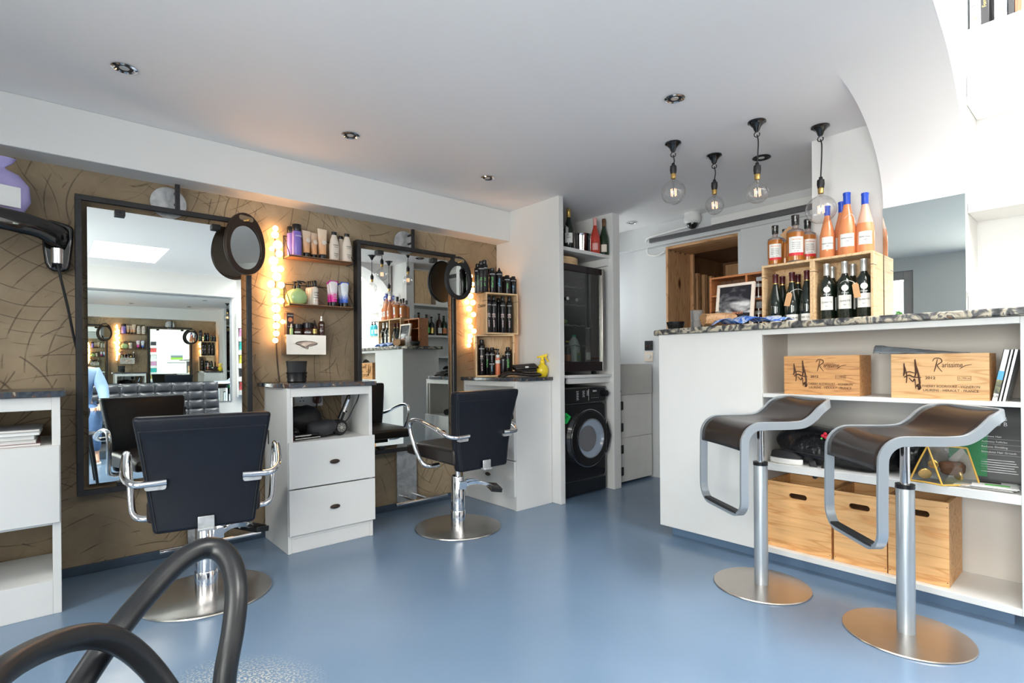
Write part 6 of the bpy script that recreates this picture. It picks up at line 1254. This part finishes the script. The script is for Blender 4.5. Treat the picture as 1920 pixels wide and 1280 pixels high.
# ------------------------------------------------------------------ pendant bulbs, downlights
def pendant(label, px, py, bpx, bpy_, br):
    p = at(px, py, Z=ZC); t = (p - CAMP).dot(WF); q = at(bpx, bpy_, T=t); zc = q.z - p.z; R = br * t / FPX
    r = thing('pendant_light', label, 'pendant light', (p.x, p.y, ZC), facing(p.x, p.y))
    k = .85
    MB().lathe([(.001, 0), (.052 * k, 0), (.052 * k, -.006), (.040 * k, -.012), (.022 * k, -.030), (.016 * k, -.045), (.010 * k, -.052), (.001, -.053)], 28).build('ceiling_rose', 'gloss_black', r)
    MB().tube([(.0 + .013 * cos(a), 0, -.066 + .013 * sin(a)) for a in [radians(-250 + 290 * i / 14) for i in range(15)]], .0028, 8).build('hook', 'gloss_black', r)
    zt_ = zc + R + .095
    d_ = .012 * (-1 if px < bpx else 1)
    MB().tube(smooth_path([(0, 0, -.068), (.006, 0, -.10), (.004, 0, (zt_ - .06) / 2 - .02), (.0, 0, zt_)], 8), .0033, 8).build('flex', 'black_matte', r)
    MB().lathe([(.001, zt_ + .004), (.008, zt_ + .004), (.010, zt_ - .008), (.017, zt_ - .012), (.0185, zt_ - .035), (.015, zt_ - .055), (.001, zt_ - .055)], 22).build('lamp_holder', 'iron', r)
    MB().lathe([(.0135, zt_ - .055), (.0145, zt_ - .06), (.0135, zt_ - .082), (.011, zt_ - .084)], 20).build('brass_cap', 'brass', r)
    zn = zt_ - .084
    pr = [(.012, zn)] + [(.012 + .004 * i / 3, zn - .008 * i / 3) for i in range(1, 4)]
    a0 = math.asin(min(1, .017 / R))
    pr += [(R * sin(a), zc + R * cos(a)) for a in [a0 + (pi - a0) * i / 22 for i in range(23)]]
    pr[-1] = (.0001, zc - R)
    bl = MB().lathe(pr, 36).build('glass_globe', 'glass', r, ang=80)
    fm = MB()
    for i in range(6):
        a = 2 * pi * i / 6; fm.tube([(.014 * cos(a), .014 * sin(a), zc + .020), (.014 * cos(a) + .002, .014 * sin(a), zc - .018)], .0011, 6)
    fm.build('filament', 'filament', bl)
    MB().cyl((0, 0, zn), (0, 0, zc + .022), .006, .004, 10).build('glass_stem', 'glass', bl)
pendant('pendant globe bulb farthest left of the four over the bar', 1262, 268, 1266, 361, 22)
pendant('lowest small pendant globe bulb, second from left', 1339, 291, 1344, 385, 17)
pendant('pendant globe bulb third from left, rose nearest the camera', 1419, 228, 1426, 361, 20)
pendant('rightmost large pendant globe bulb in front of the rose bottles', 1538, 237, 1544, 393, 26)
for i, (px, py, lb, R) in enumerate(((233, 127, 'recessed downlight nearest the left edge of the ceiling', .045), (657, 253, 'recessed downlight above the left mirror', .045), (914, 333, 'recessed downlight before the right mirror, by the beam', .045), (1265, 184, 'recessed downlight in the middle of the ceiling', .045), (1428, 295, 'recessed downlight behind the pendant flex', .05), (1185, 417, 'recessed downlight by the kitchen wall', .045))):
    p = at(px, py, Z=ZC); r = thing('downlight', lb, 'downlight', (p.x, p.y, ZC))
    MB().lathe([(R, -.0005), (R + .002, -.004), (R - .008, -.007), (R - .014, -.003), (R - .014, -.0005)], 36).build('trim_ring', 'chrome' if i != 4 else 'iron', r)
    MB().lathe([(.001, -.002), (R - .014, -.002), (R - .014, -.0008), (.001, -.0008)], 30).build('recess', 'black_matte', r)
    MB().lathe([(.001, -.004), (.016, -.004), (.018, -.002), (.001, -.002)], 20).build('lamp', 'silver_cap', r)
# ------------------------------------------------------------------ bar stools
def bar_stool(label, cat, x, y, fwd, seat_z, group=None):
    """local -Y is the front (foot bar side)"""
    f = Vector(fwd).normalized(); rz = atan2(f.y, f.x) + pi / 2
    r = thing('bar_stool', label, cat, (x, y, 0), rz, group)
    MB().lathe([(.001, 0), (.206, 0), (.208, .003), (.206, .007), (.04, .010), (.001, .010)], 72).build('base_disc', 'warm_disc', r)
    MB().lathe([(.001, .009), (.030, .009), (.030, seat_z - .205), (.028, seat_z - .200), (.001, seat_z - .200)], 32).build('outer_column', 'satin', r)
    MB().lathe([(.0305, seat_z - .212), (.032, seat_z - .212), (.032, seat_z - .196), (.017, seat_z - .194)], 28).build('column_collar', 'black', r)
    MB().cyl((0, 0, seat_z - .20), (0, 0, seat_z - .045), .0165, n=24).build('gas_lift', 'chrome', r)
    MB().lathe([(.001, seat_z - .052), (.030, seat_z - .052), (.034, seat_z - .046), (.034, seat_z - .034), (.001, seat_z - .034)], 28).build('seat_mount', 'satin', r)
    # profile of the seat side: up the foot frame, over the front curve, along the seat, up the low back
    fz = seat_z - .40; P = [(-.185, fz), (-.187, fz + .10), (-.186, fz + .22), (-.184, seat_z - .085)]
    P += [(-.184 + .075 * (1 - cos(a)), seat_z - .085 + .075 * sin(a)) for a in [pi / 2 * i / 6 for i in range(1, 7)]]
    P += [(-.04, seat_z - .010), (.03, seat_z - .010), (.09, seat_z - .004), (.135, seat_z + .022), (.17, seat_z + .055), (.205, seat_z + .075), (.245, seat_z + .082)]
    S = smooth_path([(0, a, b) for a, b in P], 5); cum = [0]
    for a, b in zip(S, S[1:]): cum.append(cum[-1] + (b - a).length)
    Lt = cum[-1]
    def pos(u):
        u = max(-.05, min(u, Lt + .05))
        for i in range(len(S) - 1):
            if u <= cum[i + 1] or i == len(S) - 2:
                t = (u - cum[i]) / (cum[i + 1] - cum[i]); p = S[i].lerp(S[i + 1], t) if 0 <= t <= 1 else S[i] + (S[i + 1] - S[i]) * t
                a = S[max(0, i - 1)]; b = S[min(len(S) - 1, i + 2)]; tg = (b - a).normalized(); return p, Vector((0, -tg.z, tg.y))
    W_ = .18; rc = .075; loop = []
    def corner(cu, cv, a0): return [(cu + rc * cos(a), cv + rc * sin(a)) for a in [a0 + pi / 2 * i / 7 for i in range(8)]]
    uv = []
    n1 = 44
    uv += [(rc + (Lt - 2 * rc) * i / n1, -W_) for i in range(n1)]
    uv += corner(Lt - rc, -W_ + rc, -pi / 2) + corner(Lt - rc, W_ - rc, 0)
    uv += [(Lt - rc - (Lt - 2 * rc) * (i + 1) / n1, W_) for i in range(n1)]
    uv += corner(rc, W_ - rc, pi / 2) + corner(rc, -W_ + rc, pi)
    # at the foot the loop turns horizontally, so bend the lower corners out of the profile plane
    pts, nr = [], []
    for u, v in uv:
        p, n_ = pos(u); pts.append(Vector((v, p.y, p.z))); nr.append(n_)
    fr = MB().tube(pts, .01, closed=True, flat=(.013, .034), normals=nr).build('seat_frame', 'satin', r, bevel=.0025, ang=50)
    # seat shell
    u0 = .285; sh = MB(); nu, nv = 40, 12; inn = .008
    def edge(u):
        d = (Lt - inn) - u
        if d < rc: return W_ - inn - rc + sqrt(max(0, rc * rc - (rc - d) ** 2))
        return W_ - inn
    rows = []
    for i in range(nu + 1):
        t = i / nu; u = u0 + (Lt - inn - .001 - u0) * (t ** .93); p, n_ = pos(u); e = edge(u)
        rows.append([Vector((e * (2 * j / nv - 1), p.y, p.z)) + n_ * (.010 - .012 * (1 - (2 * j / nv - 1) ** 2) * .6) for j in range(nv + 1)])
    q = nv + 1; sh.add([p for w_ in rows for p in w_], [(i * q + j, (i + 1) * q + j, (i + 1) * q + j + 1, i * q + j + 1) for i in range(nu) for j in range(nv)])
    sh.build('seat_shell', 'veneer', r, solid=.006, ang=80)
    MB().box(-W_ + .04, W_ - .04, -.205, -.172, fz + .008, fz + .020).build('foot_grip', 'black_matte', r, bevel=.004)
    return r
bar_stool('nearer bar stool with dark curved seat at the right', 'bar stool', 2.446, .548, (-.70, .715), .765)
bar_stool('farther bar stool with dark curved seat beside the white counter panel', 'bar stool', 2.488, 1.110, (-.83, .56), .77)
# ------------------------------------------------------------------ tube armchair close to the camera
r = thing('tube_armchair', 'black moulded armchair with looping tube back close to the camera', 'armchair', (.10, .78, 0))
O = Vector((.10, .78, 0))
def Q(px, py, T): return at(px, py, T=T) - O
def lp(name, P, R):
    pts = [Q(*p) if abs(p[1]) > 5 else Vector(p) for p in P]
    S = smooth_path(pts, 9); n_ = len(S)
    rr_ = [R * (1 - .12 * abs(2 * i / n_ - 1)) for i in range(n_)]
    return MB().tube(S, rr_, 18).build(name, 'chair_black', r, ang=80)
lp('back_hoop', [(-60, 1330, .50), (0, 1262, .56), (70, 1220, .63), (140, 1196, .69), (195, 1194, .73), (245, 1217, .765), (295, 1267, .79), (345, 1345, .80), (370, 1420, .80)], .0168)
lp('arm_loop', [(120, 1345, .70), (150, 1283, .74), (215, 1188, .80), (275, 1115, .87), (330, 1058, .93), (375, 1030, .97), (410, 1030, .985), (434, 1058, .97), (443, 1110, .94), (437, 1180, .91), (423, 1260, .88), (413, 1360, .86), (400, 1440, .85)], .0195)
sx_, sy_ = .0, .0
seat = MB()
def chair_seat(u, v):
    a = 2 * pi * u; rr_ = v; return (.235 * rr_ * cos(a), .225 * rr_ * sin(a), .455 - .018 * (1 - rr_ ** 2))
seat.grid(chair_seat, 32, 6); seat.build('seat', 'chair_black', r, solid=.012, ang=80)
for i, (ax, ay) in enumerate(((-.17, -.17), (.17, -.17), (.17, .17), (-.17, .17))):
    MB().tube(smooth_path([(ax, ay, .45), (ax * 1.15, ay * 1.15, .25), (ax * 1.3, ay * 1.3, .0)], 5), [.016 - .005 * k / 10 for k in range(11)], 14).build('leg', 'chair_black', r)
lp('back_stay', [(-.20, -.10, .45), (-.23, -.12, .56), (-.22, -.16, .62)], .015)
# ------------------------------------------------------------------ behind the camera: sofa, mirror, magazine rack (seen in the mirrors)
r = thing('rear_wall_mirror', 'huge mirror on the rear wall above the tufted sofa, seen in reflection', 'mirror', (.35, YR, .55))
MB().box(-1.55, 1.62, .002, .012, 0, 1.44).build('mirror_glass', 'mirror', r)
MB().box(1.60, 1.625, .002, .02, 0, 1.44).box(-1.55, 1.625, .002, .02, 1.44, 1.455).build('edge_trim', 'satin', r)
r = thing('tufted_sofa', 'low grey black button-tufted leather sofa reflected in the left mirror', 'sofa', (.95, -1.10, 0))
w_ = .82
def tuft(u, v, nu_, nv_, d):
    a = u * nu_; b_ = v * nv_; return d * (abs(sin(pi * a)) ** .5) * (abs(sin(pi * b_)) ** .5)
b = MB(); b.grid(lambda u, v: (-w_ + 2 * w_ * u, -.24 - .08 * v + tuft(u, v, 9, 4, .028), .36 + .47 * v), 108, 40)
b.build('back_cushion', 'sofa', r, ang=80)
MB().box(-w_, w_, -.40, -.30, .10, .815).build('back_frame', 'sofa', r, bevel=.02)
b = MB(); b.grid(lambda u, v: (-w_ + 2 * w_ * u, -.24 + .62 * v, .40 + tuft(u, v, 9, 4, .028)), 108, 40); b.build('seat_cushion', 'sofa', r, ang=80)
MB().box(-w_, w_, -.30, .38, .26, .402).build('seat_base', 'sofa', r, bevel=.02)
bt = MB()
for i in range(1, 9):
    for j in range(1, 4): bt.sph((-w_ + 2 * w_ * i / 9, -.235 - .08 * j / 4, .36 + .47 * j / 4), .009, 8)
bt.build('buttons', 'black', r)
for s in (-1, 1):
    for yy in (-.33, .33): MB().box(s * (w_ - .10) - .015, s * (w_ - .10) + .015, yy - .02, yy + .02, 0, .27).build('leg', 'chrome', r)
r = thing('magazine_rack', 'tall white tiered magazine rack on the rear wall, seen in the left mirror', 'magazine rack', (2.20, YR, .60))
b = MB(); b.box(-.17, -.15, .0, .06, 0, 1.2).box(.15, .17, .0, .06, 0, 1.2).box(-.15, .15, .0, .008, 0, 1.2)
for i in range(6): b.hexa([(-.15, .008, .02 + .19 * i), (.15, .008, .02 + .19 * i), (.15, .075, .03 + .19 * i), (-.15, .075, .03 + .19 * i)], [(-.15, .008, .026 + .19 * i), (.15, .008, .026 + .19 * i), (.15, .088, .10 + .19 * i), (-.15, .088, .10 + .19 * i)])
b.build('rack_frame', 'cab', r)
cols = [(.6, .1, .1), (.05, .05, .06), (.7, .65, .1), (.05, .45, .42), (.6, .3, .5), (.75, .75, .75)]
for i in range(6):
    for j in range(2):
        o = thing('magazine', '%s magazine in tier %s of the white rack' % (['red', 'black', 'yellow', 'teal', 'mauve', 'grey'][(i + 2 * j) % 6], ['one', 'two', 'three', 'four', 'five', 'six'][i] + (' at left' if j == 0 else ' at right')), 'magazine', (2.20 - .075 + .15 * j, YR + .040, .60 + .045 + .19 * i), rot=(radians(-14), 0, 0), group='magazines in the white rack')
        MB().box(-.065, .065, 0, .008, 0, .17).build('cover', mat('rack magazine %d' % ((i + 2 * j) % 6), cols[(i + 2 * j) % 6], .35, var=.5, scale=20), o)
r = thing('wall_picture', 'small framed landscape photo on the white rear wall, seen in reflection', 'picture', (2.85, YR, 1.35))
MB().box(-.24, .24, .002, .02, -.18, .18).build('frame', 'cab', r, bevel=.003)
m_, N, L, b_ = nm('field photograph'); tc = N.new('ShaderNodeTexCoord'); sp = N.new('ShaderNodeSeparateXYZ'); L.new(tc.outputs['Object'], sp.inputs[0]); mr = N.new('ShaderNodeMapRange'); mr.inputs[1].default_value = -.1; mr.inputs[2].default_value = .1; L.new(sp.outputs[2], mr.inputs[0]); rr = ramp(N, [(.25, (.25, .5, .06)), (.35, (.10, .12, .10)), (.6, (.2, .25, .3)), (.7, (.6, .65, .7))]); L.new(mr.outputs[0], rr.inputs[0]); L.new(rr.outputs[0], b_.inputs['Base Color'])
MB().box(-.15, .15, .02, .022, -.10, .10).build('print', m_, r)
# ------------------------------------------------------------------ person in blue, seated behind the camera (only a sliver shows in the left mirror)
def skin(name, V_, E_, R_, m, parent, sub=2, root=0):
    me = bpy.data.meshes.new(name); me.from_pydata([tuple(v) for v in V_], E_, []); me.materials.append(M[m] if isinstance(m, str) else m)
    o = bpy.data.objects.new(name, me); COL.objects.link(o); o.parent = parent
    md = o.modifiers.new('skin', 'SKIN'); md.use_smooth_shade = True
    for i, q in enumerate(R_): me.skin_vertices[0].data[i].radius = (q, q) if not isinstance(q, tuple) else q; me.skin_vertices[0].data[i].use_root = (i == root)
    s_ = o.modifiers.new('sub', 'SUBSURF'); s_.levels = sub; s_.render_levels = sub
    return o
M['skin'] = mat('skin', (.62, .38, .27), .5); M['denim'] = mat('blue jeans', (.07, .14, .28), .75, var=.3, scale=30); M['shirt'] = mat('light blue shirt', (.22, .34, .52), .7, var=.15, scale=12, bump=.3, bscale=14); M['hair'] = mat('brown hair', (.06, .03, .015), .5)
r = thing('person', 'person in blue shirt and jeans seated on the sofa, seen in the left mirror', 'person', (.24, -.98, 0))
# hips sit on the sofa end; torso leans forward, hands on the knees
V_ = [(0, 0, .53), (0, .02, .66), (0, .07, .82), (0, .12, .95), (0, .15, 1.03), (0, .18, 1.09), (0, .215, 1.16), (0, .225, 1.22)]
E_ = [(i, i + 1) for i in range(7)]; R_ = [(.13, .11), (.135, .105), (.15, .11), (.15, .10), (.08, .07), (.052, .052), (.075, .085), (.07, .08)]
def limb(start, pts, rads):
    k = start
    for p, q in zip(pts, rads): V_.append(p); E_.append((k, len(V_) - 1)); R_.append(q); k = len(V_) - 1
for s in (-1, 1):
    limb(3, [(s * .17, .12, .98), (s * .23, .17, .80), (s * .24, .27, .66), (s * .19, .43, .60)], [.062, .048, .038, .028])
    limb(0, [(s * .09, .06, .53), (s * .12, .28, .54), (s * .14, .44, .535), (s * .14, .46, .30), (s * .14, .45, .10), (s * .14, .50, .045), (s * .145, .60, .03)], [.095, .085, .068, .055, .042, .042, .032])
body = skin('body', V_, E_, R_, 'skin', r)
tv = [(0, 0, .53), (0, .02, .66), (0, .07, .82), (0, .12, .95), (0, .14, 1.01)]; te = [(0, 1), (1, 2), (2, 3), (3, 4)]; tr = [(.15, .13), (.15, .12), (.165, .125), (.165, .115), (.09, .08)]
for s in (-1, 1):
    k = 3
    for p, q in (((s * .17, .12, .98), .075), ((s * .23, .17, .80), .062), ((s * .24, .27, .67), .050), ((s * .215, .35, .635), .043)):
        tv.append(p); te.append((k, len(tv) - 1)); tr.append(q); k = len(tv) - 1
skin('shirt', tv, te, tr, 'shirt', r)
jv = [(0, 0, .52)]; je = []; jr = [(.15, .12)]
for s in (-1, 1):
    k = 0
    for p, q in (((s * .09, .06, .53), .105), ((s * .12, .28, .54), .095), ((s * .14, .44, .535), .080), ((s * .14, .465, .30), .066), ((s * .14, .455, .12), .055)):
        jv.append(p); je.append((k, len(jv) - 1)); jr.append(q); k = len(jv) - 1
skin('jeans', jv, je, jr, 'denim', r)
hd = MB(); hd.lathe([(.001, -.115), (.040, -.108), (.060, -.075), (.072, -.02), (.075, .03), (.066, .08), (.04, .112), (.001, .12)], 24, (0, 0, 0), 1, 1.2)
ho = hd.build('head', 'skin', body, ang=80); ho.location = (0, .235, 1.235); ho.rotation_euler = (radians(-18), 0, 0)
for s in (-1, 1):
    MB().sph((s * .028, .078, .0), .011, 10).build('eye', 'label', ho); MB().sph((s * .028, .087, .0), .005, 8).build('iris', 'ink', ho); MB().sph((s * .077, .0, -.01), .022, 10, (.35, .7, 1.2)).build('ear', 'skin', ho)
MB().prism([(-.012, -.035), (.012, -.035), (.006, .01), (-.006, .01)], .07, .108, 'y').build('nose', 'skin', ho, bevel=.006, seg=3); MB().sph((0, .080, -.058), .022, 12, (1, .3, .28)).build('mouth', 'orange_txt', ho)
hr = MB(); hr.lathe([(.080, -.02), (.083, .03), (.073, .086), (.045, .122), (.001, .130)], 28, (0, -.012, 0), 1, 1.16); hr.build('hair', 'hair', ho, solid=.006, ang=80)
for s in (-1, 1):
    for k in range(5):
        L_ = [.058, .075, .082, .076, .060][k]
        if k == 0: pts = [(s * .172, .43, .600), (s * .150, .448, .596), (s * .140, .470, .590)]
        else:
            x = s * (.165 + .016 * (k - 1)); pts = [(x, .45, .602), (x, .45 + L_ * .4, .606), (x, .45 + L_ * .75, .592), (x, .45 + L_, .570)]
        skin('finger', pts, [(i, i + 1) for i in range(len(pts) - 1)], [.0095, .009, .008, .007][:len(pts)], 'skin', body, 1)
    skin('hand', [(s * .19, .42, .602), (s * .19, .455, .602)], [(0, 1)], [(.034, .018), (.038, .017)], 'skin', body, 2)
    MB().prism([(s * .145 + .045 * cos(a), .535 + .105 * sin(a)) for a in [2 * pi * i / 20 for i in range(20)]], 0.0, .022).build('sandal_sole', 'label', body, bevel=.004)

# ------------------------------------------------------------------ groups for the remaining repeats
GR = {'barber_chair': 'barber chairs at the mirrors', 'bar_stool': 'bar stools in front of the counter', 'pendant_light': 'pendant globe bulbs over the bar', 'downlight': 'recessed downlights in the ceiling',
      'wall_mirror': 'iron framed salon mirrors', 'hand_mirror': 'hand mirrors on the mirror frames', 'styling_cabinet': 'styling cabinets along the brown wall', 'storage_box': 'plywood storage boxes under the bar',
      'wine_box': 'stencilled wine boxes on the bar shelf', 'spray_can': 'spray cans in and on the corner crates', 'recess_shelf': 'white shelves in the skylight recess', 'ring_binder': 'ring binders on the top recess shelf',
      'bulb_string': 'strings of globe bulbs', 'wall_shelf': 'small wooden wall shelves', 'wall_footrest': 'wall foot rests below the mirrors', 'wall_socket': 'socket plates in the cabinet niche',
      'low_cupboard': 'scuffed cupboards beside the alcove', 'champagne_bottle': 'champagne bottles on the alcove shelf', 'styling_jar': 'jars on the tissue dispenser', 'alcove_shelf': 'alcove shelves',
      'shampoo_bottle': 'purple bottles on the upper wall shelf', 'small_pot': 'small pots in the display rack', 'wall_switch': 'switch plates on the kitchen wall', 'beer_bottle': 'bottles in the drinks cooler'}
for o in list(COL.objects):
    if o.parent is None and 'label' in o.keys() and 'group' not in o.keys():
        b_ = o.name.split('.')[0]
        if b_ in GR: o['group'] = GR[b_]
for o in COL.objects:      # crates and bar spirits stand in two places
    if o.parent is None and o.name.startswith('wooden_crate'): o['group'] = 'pine crates on the corner cabinet' if o.location.x < 2.9 and o.location.y > 2 else 'wine crates on the bar'
    if o.parent is None and o.name.startswith('spirit_bottle') and 'group' not in o.keys(): o['group'] = 'amber spirit bottles on the left bar crate'
